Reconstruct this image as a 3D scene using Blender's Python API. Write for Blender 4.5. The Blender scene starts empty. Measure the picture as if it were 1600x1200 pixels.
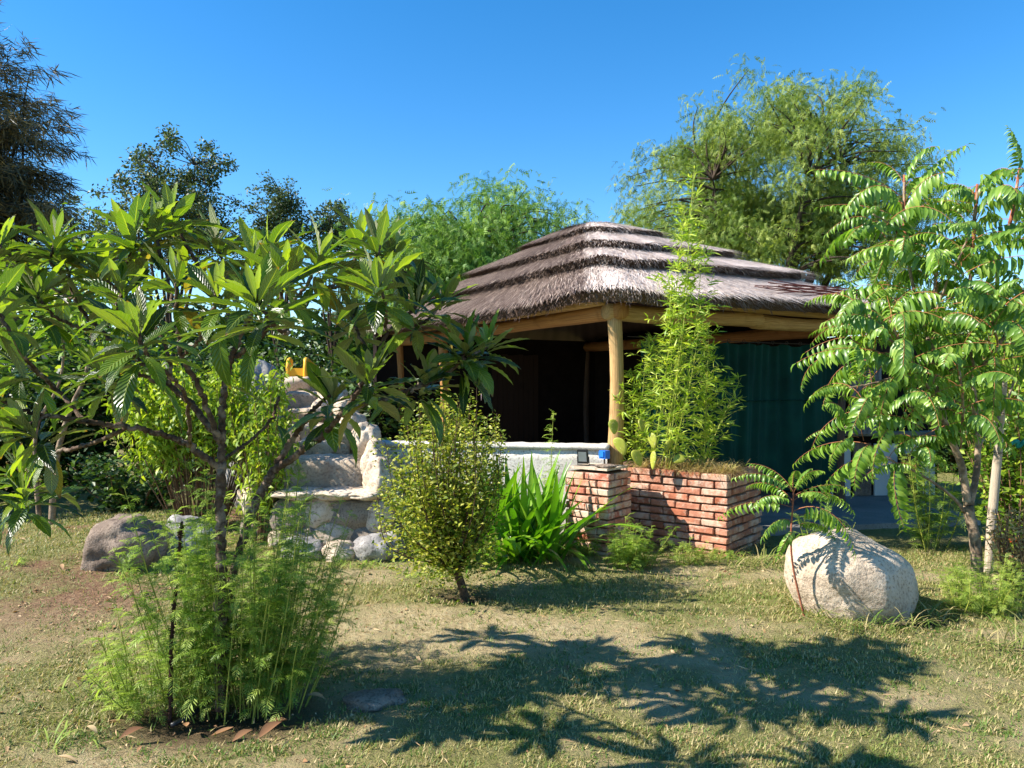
import bpy, math, random
import numpy as np
from mathutils import Vector, noise as mnoise

# ------------------------------------------------------------------ camera, sky, sun, exposure
scene = bpy.context.scene
col = scene.collection
EYE = 1.55
FPX = 1200.0
cam_d = bpy.data.cameras.new('camera')
cam_d.sensor_width = 36.0
cam_d.lens = 27.0
cam_d.clip_start = 0.05
cam_d.clip_end = 2000.0
cam = bpy.data.objects.new('camera', cam_d)
col.objects.link(cam)
cam.location = (0, 0, EYE)
cam.rotation_euler = (math.radians(90), 0, 0)
scene.camera = cam

SUN_EL = math.radians(39)
SUN_H = np.array([-0.985, -0.172])                       # horizontal direction towards the sun
SUN_H = SUN_H / np.linalg.norm(SUN_H)
world = bpy.data.worlds.new('World')
scene.world = world
world.use_nodes = True
wn = world.node_tree
wn.nodes.clear()
sky = wn.nodes.new('ShaderNodeTexSky')
sky.sky_type = 'NISHITA'
sky.sun_disc = False
sky.sun_elevation = SUN_EL
sky.sun_rotation = math.atan2(SUN_H[0], SUN_H[1])
sky.altitude = 900
sky.air_density = 1.0
sky.dust_density = 0.15
sky.ozone_density = 2.0
bg = wn.nodes.new('ShaderNodeBackground')
bg.inputs['Strength'].default_value = 0.084
wo = wn.nodes.new('ShaderNodeOutputWorld')
hs = wn.nodes.new('ShaderNodeHueSaturation')             # clear mountain air: a deeper blue, everywhere alike
hs.inputs['Saturation'].default_value = 1.38
hs.inputs['Hue'].default_value = 0.499
hs.inputs['Value'].default_value = 1.32
wn.links.new(sky.outputs[0], hs.inputs['Color'])
wn.links.new(hs.outputs[0], bg.inputs[0])
wn.links.new(bg.outputs[0], wo.inputs[0])

sun_d = bpy.data.lights.new('sun', 'SUN')
sun_d.energy = 5.0
sun_d.angle = math.radians(0.53)
sun_d.color = (1.0, 0.93, 0.82)
sun = bpy.data.objects.new('sun', sun_d)
col.objects.link(sun)
sdir = Vector((SUN_H[0] * math.cos(SUN_EL), SUN_H[1] * math.cos(SUN_EL), math.sin(SUN_EL)))
sun.rotation_euler = sdir.to_track_quat('Z', 'Y').to_euler()

scene.view_settings.view_transform = 'Standard'
scene.view_settings.look = 'None'
scene.view_settings.exposure = 1.22
scene.view_settings.gamma = 1.0
scene.cycles.max_bounces = 8
scene.cycles.transparent_max_bounces = 8
scene.cycles.use_denoising = True

# ------------------------------------------------------------------ helpers
RNG = np.random.default_rng(7)
random.seed(7)


def P(u, v, Y):
    """point seen at photo pixel (u, v) at depth Y"""
    return np.array([(u - 800.0) / FPX * Y, Y, EYE - (v - 600.0) / FPX * Y])


def lattice(ix, iy, seed):
    n = (ix.astype(np.int64) * 374761393 + iy.astype(np.int64) * 668265263 + seed * 982451653) & 0x7fffffff
    n = ((n ^ (n >> 13)) * 1274126177) & 0x7fffffff
    n = n ^ (n >> 16)
    return (n & 0xffff) / 65535.0


def vnoise(x, y, seed=0):
    ix, iy = np.floor(x), np.floor(y)
    fx, fy = x - ix, y - iy
    fx = fx * fx * (3 - 2 * fx)
    fy = fy * fy * (3 - 2 * fy)
    a = lattice(ix, iy, seed)
    b = lattice(ix + 1, iy, seed)
    c = lattice(ix, iy + 1, seed)
    d = lattice(ix + 1, iy + 1, seed)
    return (a * (1 - fx) + b * fx) * (1 - fy) + (c * (1 - fx) + d * fx) * fy


def fbm(x, y, seed=0, octaves=4):
    s, amp, tot = 0.0, 1.0, 0.0
    for k in range(octaves):
        s = s + amp * vnoise(x * 2 ** k, y * 2 ** k, seed + k)
        tot += amp
        amp *= 0.5
    return s / tot


def ground_h(x, y):
    x = np.asarray(x, float)
    y = np.asarray(y, float)
    near = np.clip(1.2 - np.hypot(x, y - 5) / 30.0, 0, 1)
    h = (fbm(x * 0.8, y * 0.8, 3, 3) - 0.5) * 0.07 * near
    h = h + 0.13 * np.exp(-(((x + 3.6) / 1.5) ** 2 + ((y - 8.2) / 1.6) ** 2))     # low rise on the shrub side
    h = h + 0.10 * np.exp(-(((x + 3.9) / 1.0) ** 2 + ((y - 6.5) / 0.9) ** 2))
    return h


def gz(x, y):
    return float(ground_h(x, y))


def norm(a):
    a = np.asarray(a, float)
    return a / np.maximum(np.linalg.norm(a, axis=-1, keepdims=True), 1e-9)


def frames(d, up):
    """matrices whose columns are X=d, Y=side, Z=normal (N,3,3)"""
    d = norm(d)
    up = np.broadcast_to(np.asarray(up, float), d.shape)
    y = np.cross(up, d)
    bad = np.linalg.norm(y, axis=-1) < 1e-4
    y[bad] = np.cross(np.array([1.0, 0.3, 0]), d[bad])
    y = norm(y)
    z = np.cross(d, y)
    return np.stack([d, y, z], axis=-1)


class MB:
    """collects vertices, faces (3- or 4-sided) and a per-vertex (along, across, random) vector"""

    def __init__(self):
        self.v, self.a, self.f, self.n = [], [], [], 0

    def add(self, v, f, a=None):
        v = np.asarray(v, float).reshape(-1, 3)
        if a is None:
            a = np.zeros((len(v), 3))
            a[:, 2] = RNG.random()
        for k in f:
            k = np.asarray(k, np.int64)
            if k.size:
                self.f.append(k + self.n)
        self.v.append(v)
        self.a.append(np.asarray(a, float).reshape(-1, 3))
        self.n += len(v)

    def inst(self, tmpl, M, pos, scale, rnd=None):
        """tmpl=(verts, [faces...], attr); one copy for each matrix"""
        tv, tf, ta = tmpl
        N = len(pos)
        if N == 0:
            return
        scale = np.asarray(scale, float)
        if scale.ndim == 0:
            scale = np.full(N, float(scale))
        if scale.ndim == 1:
            scale = np.repeat(scale[:, None], 3, 1)
        sv = tv[None, :, :] * scale[:, None, :]
        v = np.einsum('nij,nkj->nki', M, sv) + pos[:, None, :]
        a = np.repeat(ta[None], N, 0).copy()
        if rnd is None:
            rnd = RNG.random(N)
        a[:, :, 2] = rnd[:, None]
        off = (np.arange(N) * len(tv))[:, None, None]
        faces = [(np.asarray(k)[None] + off).reshape(-1, np.asarray(k).shape[1]) for k in tf]
        self.add(v.reshape(-1, 3), faces, a.reshape(-1, 3))

    def tube(self, pts, rad, sides=7, cap=True, rnd=None, wob=0.0):
        pts = np.asarray(pts, float)
        n = len(pts)
        rad = np.broadcast_to(np.asarray(rad, float), (n,)) if np.ndim(rad) == 0 else np.asarray(rad, float)
        t = np.gradient(pts, axis=0)
        t = norm(t)
        nrm = np.cross(t[0], [0.31, 0.87, 0.12])
        nrm = norm(nrm)
        ang = np.linspace(0, 2 * np.pi, sides, endpoint=False)
        V = []
        for i in range(n):
            nrm = nrm - t[i] * np.dot(nrm, t[i])
            nrm = norm(nrm)
            b = np.cross(t[i], nrm)
            r = rad[i] * (1 + wob * (RNG.random(sides) - 0.5))
            V.append(pts[i] + (np.cos(ang) * r)[:, None] * nrm + (np.sin(ang) * r)[:, None] * b)
        V = np.concatenate(V)
        i = np.arange(n - 1)[:, None] * sides
        j = np.arange(sides)[None]
        k = (j + 1) % sides
        Q = np.stack([i + j, i + k, i + sides + k, i + sides + j], -1).reshape(-1, 4)
        a = np.zeros((len(V), 3))
        a[:, 0] = np.repeat(np.linspace(0, 1, n), sides)
        a[:, 1] = np.tile(ang / (2 * np.pi), n)
        a[:, 2] = RNG.random() if rnd is None else rnd
        fs = [Q]
        if cap:
            V = np.concatenate([V, pts[:1], pts[-1:]])
            a = np.concatenate([a, a[:1], a[-1:]])
            c0, c1 = len(V) - 2, len(V) - 1
            jj = np.arange(sides)
            kk = (jj + 1) % sides
            fs.append(np.stack([np.full(sides, c0), kk, jj], -1))
            o = (n - 1) * sides
            fs.append(np.stack([np.full(sides, c1), o + jj, o + kk], -1))
        self.add(V, fs, a)

    def box(self, c, s, R=None):
        x, y, z = np.asarray(s, float) / 2
        v = np.array([[-x, -y, -z], [x, -y, -z], [x, y, -z], [-x, y, -z], [-x, -y, z], [x, -y, z], [x, y, z], [-x, y, z]])
        if R is not None:
            v = v @ np.asarray(R).T
        f = np.array([[3, 2, 1, 0], [4, 5, 6, 7], [0, 1, 5, 4], [1, 2, 6, 5], [2, 3, 7, 6], [3, 0, 4, 7]])
        self.add(v + np.asarray(c, float), [f])

    def mesh(self, name, mat, smooth=True):
        me = bpy.data.meshes.new(name)
        V = np.concatenate(self.v)
        A = np.concatenate(self.a)
        loops = np.concatenate([k.reshape(-1) for k in self.f])
        cnt = np.concatenate([np.full(len(k), k.shape[1]) for k in self.f])
        me.vertices.add(len(V))
        me.vertices.foreach_set('co', V.astype(np.float32).ravel())
        me.loops.add(len(loops))
        me.loops.foreach_set('vertex_index', loops.astype(np.int32))
        me.polygons.add(len(cnt))
        st = np.concatenate([[0], np.cumsum(cnt)[:-1]])
        me.polygons.foreach_set('loop_start', st.astype(np.int32))
        me.polygons.foreach_set('use_smooth', np.full(len(cnt), smooth))
        at = me.attributes.new('tv', 'FLOAT_VECTOR', 'POINT')
        at.data.foreach_set('vector', A.astype(np.float32).ravel())
        me.update(calc_edges=True)
        if mat:
            me.materials.append(mat)
        return me


def rotz(a):
    c, s = math.cos(a), math.sin(a)
    return np.array([[c, -s, 0], [s, c, 0], [0, 0, 1.0]])


def tag(o, label=None, cat=None, group=None, kind=None):
    if label:
        o['label'] = label
    if cat:
        o['category'] = cat
    if group:
        o['group'] = group
    if kind:
        o['kind'] = kind
    return o


def obj(name, mb, mat=None, parent=None, smooth=True, **kw):
    me = mb if isinstance(mb, bpy.types.Mesh) else mb.mesh(name, mat, smooth)
    o = bpy.data.objects.new(name, me)
    col.objects.link(o)
    if parent:
        o.parent = parent
        o.matrix_parent_inverse = parent.matrix_world.inverted()
    return tag(o, **kw)


def thing(name, loc, label, cat, group=None):
    o = bpy.data.objects.new(name, None)
    o.empty_display_size = 0.1
    col.objects.link(o)
    o.matrix_world.translation = Vector([float(c) for c in loc])
    o.location = [float(c) for c in loc]
    return tag(o, label, cat, group)


def place(o, M, pos, scale=1.0):
    """world transform for a parented object (parents are unrotated empties)"""
    from mathutils import Matrix
    S = np.eye(4)
    sc = np.broadcast_to(np.asarray(scale, float), (3,))
    S[:3, :3] = np.asarray(M) * sc[None, :]
    S[:3, 3] = pos
    m = Matrix(S.tolist())
    if o.parent:
        o.matrix_parent_inverse.identity()
        m = Matrix.Translation(-o.parent.location) @ m
    o.matrix_basis = m


def curve(pts, n=12):
    """Catmull-Rom through the points"""
    p = np.asarray(pts, float)
    if len(p) == 2:
        t = np.linspace(0, 1, n)[:, None]
        return p[0] * (1 - t) + p[1] * t
    q = np.concatenate([[2 * p[0] - p[1]], p, [2 * p[-1] - p[-2]]])
    out = []
    for i in range(len(p) - 1):
        t = np.linspace(0, 1, n, endpoint=False)[:, None]
        a, b, c, d = q[i], q[i + 1], q[i + 2], q[i + 3]
        out.append(0.5 * (2 * b + (c - a) * t + (2 * a - 5 * b + 4 * c - d) * t ** 2 + (3 * b - a - 3 * c + d) * t ** 3))
    out.append(p[-1:])
    return np.concatenate(out)


# ------------------------------------------------------------------ materials
def lin(r, g, b):
    f = lambda c: (c / 255 / 12.92) if c / 255 <= 0.04045 else ((c / 255 + 0.055) / 1.055) ** 2.4
    return (f(r), f(g), f(b), 1.0)


class NT:
    def __init__(self, name):
        self.m = bpy.data.materials.new(name)
        self.m.use_nodes = True
        self.t = self.m.node_tree
        self.t.nodes.clear()
        self.out = self.n('ShaderNodeOutputMaterial')

    def n(self, typ, **kw):
        nd = self.t.nodes.new(typ)
        for k, v in kw.items():
            setattr(nd, k, v)
        return nd

    def l(self, a, b):
        self.t.links.new(a, b)

    def noise(self, scale, detail=4, rough=0.55, vec=None, dist=0.0):
        nd = self.n('ShaderNodeTexNoise')
        nd.inputs['Scale'].default_value = scale
        nd.inputs['Detail'].default_value = detail
        nd.inputs['Roughness'].default_value = rough
        nd.inputs['Distortion'].default_value = dist
        if vec is not None:
            self.l(vec, nd.inputs['Vector'])
        return nd.outputs['Fac']

    def ramp(self, fac, stops):
        r = self.n('ShaderNodeValToRGB')
        while len(r.color_ramp.elements) < len(stops):
            r.color_ramp.elements.new(0.5)
        for e, (p, c) in zip(r.color_ramp.elements, stops):
            e.position = p
            e.color = c if len(c) == 4 else (*c, 1)
        self.l(fac, r.inputs[0])
        return r.outputs[0]

    def mix(self, fac, a, b, mode='MIX'):
        m = self.n('ShaderNodeMix', data_type='RGBA', blend_type=mode)
        for s, x in ((m.inputs[0], fac), (m.inputs[6], a), (m.inputs[7], b)):
            if hasattr(x, 'links'):
                self.l(x, s)
            else:
                s.default_value = x
        return m.outputs[2]

    def math(self, op, a, b=0.0):
        m = self.n('ShaderNodeMath', operation=op)
        for s, x in ((m.inputs[0], a), (m.inputs[1], b)):
            if hasattr(x, 'links'):
                self.l(x, s)
            else:
                s.default_value = x
        return m.outputs[0]

    def tv(self):
        at = self.n('ShaderNodeAttribute', attribute_name='tv')
        s = self.n('ShaderNodeSeparateXYZ')
        self.l(at.outputs['Vector'], s.inputs[0])
        return s.outputs

    def rnd(self):
        z = self.tv()[2]
        oi = self.n('ShaderNodeObjectInfo')
        return self.math('FRACT', self.math('ADD', z, oi.outputs['Random']))

    def objco(self):
        return self.n('ShaderNodeTexCoord').outputs['Object']

    def pos(self):
        return self.n('ShaderNodeNewGeometry').outputs['Position']

    def bump(self, h, dist=0.01, strength=1.0):
        b = self.n('ShaderNodeBump')
        b.inputs['Distance'].default_value = dist
        b.inputs['Strength'].default_value = strength
        self.l(h, b.inputs['Height'])
        return b.outputs[0]

    def principled(self, colr, rough=0.8, bump=None, spec=0.3, metal=0.0, link=True):
        p = self.n('ShaderNodeBsdfPrincipled')
        for s, x in ((p.inputs['Base Color'], colr), (p.inputs['Roughness'], rough)):
            if hasattr(x, 'links'):
                self.l(x, s)
            else:
                s.default_value = x
        p.inputs['Specular IOR Level'].default_value = spec
        p.inputs['Metallic'].default_value = metal
        if bump is not None:
            self.l(bump, p.inputs['Normal'])
        if link:
            self.l(p.outputs[0], self.out.inputs[0])
        return p


def leaf_mat(name, stops, trans=0.35, rough=0.45, spec=0.35, tmul=(1.25, 1.25, 0.55), veins=0, under=None, grad=None):
    n = NT(name)
    r = n.rnd()
    c = n.ramp(r, [(p, k) for p, k in stops])
    if grad:                                                     # paler young end of a blade
        c = n.mix(n.math('MULTIPLY', n.tv()[0], grad[0]), c, grad[1])
    bmp = None
    if veins:
        tv = n.tv()
        ab = n.math('ABSOLUTE', tv[1])
        ph = n.math('SUBTRACT', n.math('MULTIPLY', tv[0], veins), n.math('MULTIPLY', ab, 2.4))
        w = n.math('SINE', n.math('MULTIPLY', ph, 6.2832))
        mid = n.math('LESS_THAN', ab, 0.07)
        c = n.mix(n.math('MULTIPLY', mid, 0.55), c, lin(150, 164, 76))
        dk = n.math('MULTIPLY', n.math('GREATER_THAN', w, 0.85), 0.14)
        c = n.mix(dk, c, lin(128, 148, 60))
        bmp = n.bump(w, 0.0022, 0.8)
        tip = n.math('MULTIPLY', n.math('POWER', tv[0], 5.0), n.noise(22, 4, 0.7, n.pos()))
        c = n.mix(n.ramp(tip, [(0.40, (0, 0, 0)), (0.52, (0.9, 0.9, 0.9))]), c, lin(126, 94, 54))
        c = n.mix(n.ramp(n.noise(60, 3, 0.6, n.pos()), [(0.66, (0, 0, 0)), (0.74, (0.5, 0.5, 0.5))]), c, lin(120, 110, 60))
    front = c
    if under:
        g = n.n('ShaderNodeNewGeometry')
        front = n.mix(g.outputs['Backfacing'], c, under)
    p = n.principled(front, rough, bmp, spec, link=False)
    tr = n.n('ShaderNodeBsdfTranslucent')
    tc = n.mix(1.0, c, (*tmul, 1), 'MULTIPLY')
    n.l(tc, tr.inputs['Color'])
    mx = n.n('ShaderNodeMixShader')
    mx.inputs[0].default_value = trans
    n.l(p.outputs[0], mx.inputs[1])
    n.l(tr.outputs[0], mx.inputs[2])
    n.l(mx.outputs[0], n.out.inputs[0])
    return n.m


def bark_mat(name, c0, c1, scale=30, c2=None):
    n = NT(name)
    v = n.objco()
    f = n.noise(scale, 6, 0.65, v)
    c = n.ramp(f, [(0.3, c0), (0.7, c1)])
    if c2:
        c = n.mix(n.ramp(n.noise(scale * 0.35, 4, 0.6, v), [(0.5, (0, 0, 0)), (0.62, (1, 1, 1))]), c, c2)
    n.principled(c, 0.9, n.bump(f, 0.012, 0.8), 0.15)
    return n.m


def rock_mat(name, c0, c1, c2, scale=4.0, speck=60, depth=0.03, lichen=None):
    n = NT(name)
    v = n.objco()
    a = n.noise(scale, 8, 0.62, v)
    b = n.noise(speck, 5, 0.7, v)
    c = n.ramp(a, [(0.28, c0), (0.52, c1), (0.74, c2)])
    c = n.mix(n.ramp(b, [(0.36, (0.75, 0.75, 0.75)), (0.5, (0, 0, 0))]), c, (c0[0] * 0.55, c0[1] * 0.5, c0[2] * 0.48, 1))
    if lichen:
        c = n.mix(n.ramp(n.noise(scale * 2.3, 6, 0.7, v), [(0.56, (0, 0, 0)), (0.68, (0.8, 0.8, 0.8))]), c, lichen)
    h = n.math('ADD', n.math('MULTIPLY', a, 1.0), n.math('MULTIPLY', b, 0.22))
    n.principled(c, 0.9, n.bump(h, depth, 0.9), 0.15)
    return n.m


def plain_mat(name, c, rough=0.6, spec=0.3, var=0.15, scale=12, bump=0.0, metal=0.0):
    n = NT(name)
    f = n.noise(scale, 5, 0.6, n.objco())
    cc = n.ramp(f, [(0.25, tuple(x * (1 - var) for x in c[:3])), (0.75, tuple(min(1, x * (1 + var)) for x in c[:3]))])
    n.principled(cc, rough, n.bump(f, bump) if bump else None, spec, metal)
    return n.m


M = {}
M['loquat_leaf'] = leaf_mat('loquat_leaf', [(0.0, lin(32, 54, 17)), (0.5, lin(52, 80, 23)), (0.86, lin(84, 112, 29)), (1.0, lin(122, 142, 40))],
                            trans=0.36, rough=0.30, spec=0.5, tmul=(2.3, 2.3, 0.4), veins=12, under=lin(150, 156, 104))
M['loquat_young'] = leaf_mat('loquat_young', [(0.0, lin(102, 128, 36)), (1.0, lin(142, 162, 60))], trans=0.42, rough=0.45, spec=0.3,
                             tmul=(1.5, 1.55, 0.4), veins=12, under=lin(188, 190, 150))
M['loquat_old'] = leaf_mat('loquat_old', [(0.0, lin(142, 126, 40)), (0.6, lin(160, 140, 52)), (1.0, lin(116, 84, 44))], trans=0.4, rough=0.5, veins=12)
M['loquat_bark'] = bark_mat('loquat_bark', lin(46, 34, 28), lin(108, 88, 74), 38, lin(134, 118, 104))
M['feather'] = leaf_mat('feather', [(0, lin(92, 124, 40)), (0.5, lin(134, 164, 64)), (1, lin(176, 194, 96))], trans=0.4, rough=0.5, tmul=(1.2, 1.3, 0.6))
M['feather_bright'] = leaf_mat('feather_bright', [(0, lin(120, 148, 56)), (1, lin(186, 202, 104))], trans=0.42, rough=0.5, tmul=(1.2, 1.3, 0.6))
M['weed_stem'] = plain_mat('weed_stem', lin(140, 146, 62), 0.7, 0.2, 0.3, 20)
M['dry_stalk'] = plain_mat('dry_stalk', lin(62, 44, 38), 0.95, 0.05, 0.4, 60, 0.004)
M['bush_leaf'] = leaf_mat('bush_leaf', [(0, lin(62, 88, 26)), (0.35, lin(116, 136, 40)), (0.7, lin(166, 172, 66)), (1, lin(204, 200, 108))], trans=0.4, rough=0.45)
M['bush_stem'] = bark_mat('bush_stem', lin(58, 44, 34), lin(104, 84, 66), 40)
M['lily'] = leaf_mat('lily', [(0, lin(66, 116, 26)), (0.5, lin(94, 146, 36)), (1, lin(136, 176, 50))], trans=0.38, rough=0.35, spec=0.45, tmul=(1.3, 1.35, 0.4))
M['lily_dry'] = leaf_mat('lily_dry', [(0, lin(168, 140, 84)), (1, lin(200, 178, 120))], trans=0.3, rough=0.7)
M['bamboo_leaf'] = leaf_mat('bamboo_leaf', [(0, lin(112, 146, 42)), (0.5, lin(156, 182, 62)), (1, lin(198, 208, 96))], trans=0.42, rough=0.4, tmul=(1.3, 1.3, 0.45))
M['bamboo_culm'] = plain_mat('bamboo_culm', lin(150, 158, 66), 0.45, 0.4, 0.25, 10)
M['heaven_leaf'] = leaf_mat('heaven_leaf', [(0, lin(76, 112, 36)), (0.5, lin(110, 146, 54)), (1, lin(152, 178, 78))], trans=0.38, rough=0.36, spec=0.5, tmul=(1.35, 1.4, 0.5))
M['heaven_rachis'] = plain_mat('heaven_rachis', lin(150, 96, 62), 0.6, 0.3, 0.25, 8)
M['heaven_bark'] = bark_mat('heaven_bark', lin(112, 94, 76), lin(172, 152, 128), 26, lin(96, 82, 68))
M['heaven_shoot'] = bark_mat('heaven_shoot', lin(128, 74, 56), lin(164, 104, 78), 20)
M['pepper_leaf'] = leaf_mat('pepper_leaf', [(0, lin(66, 104, 38)), (0.5, lin(100, 140, 56)), (1, lin(144, 176, 86))], trans=0.36, rough=0.55)
M['mesquite_leaf'] = leaf_mat('mesquite_leaf', [(0, lin(62, 88, 36)), (0.5, lin(104, 130, 52)), (1, lin(158, 172, 86))], trans=0.38, rough=0.55)
M['grey_leaf'] = leaf_mat('grey_leaf', [(0, lin(46, 62, 36)), (0.6, lin(76, 94, 54)), (1, lin(116, 130, 84))], trans=0.25, rough=0.5)
M['needle'] = leaf_mat('needle', [(0, lin(52, 58, 48)), (0.6, lin(84, 84, 62)), (1, lin(136, 116, 74))], trans=0.15, rough=0.6)
M['dark_bark'] = bark_mat('dark_bark', lin(36, 30, 26), lin(82, 70, 60), 6)
M['lime_leaf'] = leaf_mat('lime_leaf', [(0, lin(98, 130, 36)), (0.5, lin(138, 164, 48)), (1, lin(180, 192, 76))], trans=0.42, rough=0.45, tmul=(1.3, 1.3, 0.4))
M['shrub_leaf'] = leaf_mat('shrub_leaf', [(0, lin(30, 54, 24)), (0.6, lin(54, 84, 34)), (1, lin(92, 118, 52))], trans=0.3, rough=0.45)
M['fresh_leaf'] = leaf_mat('fresh_leaf', [(0, lin(74, 112, 34)), (0.6, lin(118, 150, 46)), (1, lin(172, 186, 66))], trans=0.4, rough=0.45)
M['brown_stem'] = bark_mat('brown_stem', lin(88, 66, 48), lin(142, 112, 84), 24)
M['grass'] = leaf_mat('grass', [(0, lin(190, 172, 126)), (0.26, lin(172, 158, 108)), (0.40, lin(138, 142, 76)), (0.7, lin(104, 126, 54)), (1, lin(86, 118, 44))],
                      trans=0.3, rough=0.55, tmul=(1.15, 1.2, 0.6))
M['dry_grass'] = leaf_mat('dry_grass', [(0, lin(150, 126, 82)), (0.7, lin(190, 168, 116)), (1, lin(150, 150, 80))], trans=0.3, rough=0.7)
M['litter'] = leaf_mat('litter', [(0, lin(110, 74, 50)), (0.5, lin(160, 122, 86)), (1, lin(206, 178, 138))], trans=0.15, rough=0.8)
M['petal_pink'] = leaf_mat('petal_pink', [(0, lin(236, 206, 214)), (1, lin(246, 226, 232))], trans=0.3, rough=0.6, tmul=(1, 1, 1))
M['petal_red'] = leaf_mat('petal_red', [(0, lin(210, 60, 34)), (1, lin(232, 92, 50))], trans=0.3, rough=0.6, tmul=(1, 1, 1))

M['rock_pale'] = rock_mat('rock_pale', lin(164, 146, 126), lin(198, 180, 158), lin(216, 202, 184), 4.0, 52, 0.06)
M['rock_brown'] = rock_mat('rock_brown', lin(98, 84, 74), lin(136, 120, 106), lin(170, 152, 136), 4.5, 70, 0.045)
M['rock_grey'] = rock_mat('rock_grey', lin(110, 106, 104), lin(148, 144, 140), lin(188, 184, 178), 3.4, 50, 0.025, lin(196, 192, 184))
M['rock_step'] = rock_mat('rock_step', lin(156, 138, 120), lin(196, 178, 156), lin(220, 206, 188), 2.6, 40, 0.02, lin(204, 194, 180))
M['rock_mortar'] = rock_mat('rock_mortar', lin(112, 102, 92), lin(142, 130, 116), lin(168, 156, 142), 6, 70, 0.02)
M['whitewash'] = rock_mat('whitewash', lin(186, 178, 166), lin(214, 208, 198), lin(228, 224, 216), 3.2, 46, 0.01)
M['mortar'] = rock_mat('mortar', lin(84, 64, 52), lin(112, 88, 72), lin(140, 116, 98), 20, 120, 0.01)
M['concrete'] = rock_mat('concrete', lin(112, 110, 108), lin(136, 134, 130), lin(156, 152, 148), 1.2, 90, 0.006)
M['dark_wall'] = plain_mat('dark_wall', lin(36, 30, 28), 0.95, 0.05, 0.35, 5, 0.01)  # near-black colour stands in for the deep shade inside the pavilion
M['white_board'] = plain_mat('white_board', lin(206, 208, 206), 0.6, 0.3, 0.06, 6)
M['black_plastic'] = plain_mat('black_plastic', lin(34, 35, 38), 0.45, 0.4, 0.15, 20)
M['lens_glass'] = plain_mat('lens_glass', lin(120, 124, 128), 0.15, 0.6, 0.1, 20)
M['blue_plastic'] = plain_mat('blue_plastic', lin(30, 104, 198), 0.4, 0.4, 0.1, 20)
M['yellow_plastic'] = plain_mat('yellow_plastic', lin(214, 158, 32), 0.45, 0.35, 0.1, 10)
M['cable'] = plain_mat('cable', lin(70, 62, 56), 0.7, 0.2)
M['teal'] = plain_mat('teal', lin(20, 128, 128), 0.5, 0.3, 0.2, 30)
M['rust'] = plain_mat('rust', lin(92, 52, 46), 0.85, 0.1, 0.3, 30)
M['soil'] = rock_mat('soil', lin(66, 50, 40), lin(92, 72, 58), lin(122, 100, 80), 6, 70, 0.03)


def wood_mat(name, c0, c1, c2):
    n = NT(name)
    tv = n.tv()
    comb = n.n('ShaderNodeCombineXYZ')
    n.l(n.math('MULTIPLY', tv[0], 2.5), comb.inputs[0])
    n.l(n.math('MULTIPLY', n.math('SINE', n.math('MULTIPLY', tv[1], 6.2832)), 3.2), comb.inputs[1])
    n.l(n.math('MULTIPLY', n.math('COSINE', n.math('MULTIPLY', tv[1], 6.2832)), 3.2), comb.inputs[2])
    f = n.noise(3.0, 7, 0.65, comb.outputs[0], 0.6)
    g = n.noise(5.0, 3, 0.5, n.objco())
    c = n.ramp(f, [(0.28, c0), (0.5, c1), (0.72, c2)])
    c = n.mix(n.ramp(g, [(0.58, (0, 0, 0)), (0.72, (0.5, 0.5, 0.5))]), c, c0)
    n.principled(c, 0.7, n.bump(f, 0.008, 0.7), 0.25)
    return n.m


M['log'] = wood_mat('log', lin(122, 90, 54), lin(178, 142, 92), lin(206, 174, 124))
M['log_orange'] = wood_mat('log_orange', lin(118, 78, 46), lin(168, 118, 68), lin(194, 146, 90))
M['stake'] = wood_mat('stake', lin(128, 114, 98), lin(176, 160, 140), lin(202, 190, 170))
M['stump'] = wood_mat('stump', lin(54, 42, 34), lin(88, 70, 58), lin(116, 96, 80))
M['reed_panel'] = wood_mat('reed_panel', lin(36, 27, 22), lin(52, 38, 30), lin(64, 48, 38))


def brick_mat(name, cols, lime):
    n = NT(name)
    oi = n.n('ShaderNodeObjectInfo')
    base = n.ramp(oi.outputs['Random'], [(i / (len(cols) - 1), c) for i, c in enumerate(cols)])
    v = n.objco()
    off = n.n('ShaderNodeVectorMath', operation='ADD')
    n.l(v, off.inputs[0])
    n.l(oi.outputs['Location'], off.inputs[1])
    a = n.noise(9, 7, 0.68, off.outputs[0])
    b = n.noise(60, 5, 0.7, off.outputs[0])
    c = n.mix(n.ramp(a, [(0.3, (0.55, 0.55, 0.55)), (0.6, (0, 0, 0))]), base, lin(104, 56, 44))
    c = n.mix(n.ramp(n.noise(6, 6, 0.7, off.outputs[0]), [(lime[0], (0, 0, 0)), (lime[0] + 0.12, (lime[1],) * 3)]), c, lin(206, 186, 166))
    n.principled(c, 0.92, n.bump(n.math('ADD', a, n.math('MULTIPLY', b, 0.5)), 0.012, 0.9), 0.15)
    return n.m


M['brick'] = brick_mat('brick', [lin(176, 116, 90), lin(190, 136, 110), lin(162, 98, 72), lin(200, 156, 132), lin(170, 108, 84)], (0.48, 0.6))
M['brick_pale'] = brick_mat('brick_pale', [lin(196, 124, 98), lin(206, 150, 122), lin(178, 92, 70), lin(214, 176, 150)], (0.46, 0.8))


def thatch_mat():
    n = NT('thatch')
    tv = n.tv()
    # two tones: the flank is brown, the front slope pale grey
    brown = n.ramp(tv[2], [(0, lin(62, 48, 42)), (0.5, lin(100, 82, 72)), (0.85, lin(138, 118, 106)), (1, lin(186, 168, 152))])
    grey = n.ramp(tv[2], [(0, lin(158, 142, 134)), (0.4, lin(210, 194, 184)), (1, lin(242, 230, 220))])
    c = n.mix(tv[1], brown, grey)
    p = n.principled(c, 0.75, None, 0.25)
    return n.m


M['thatch'] = thatch_mat()


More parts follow.
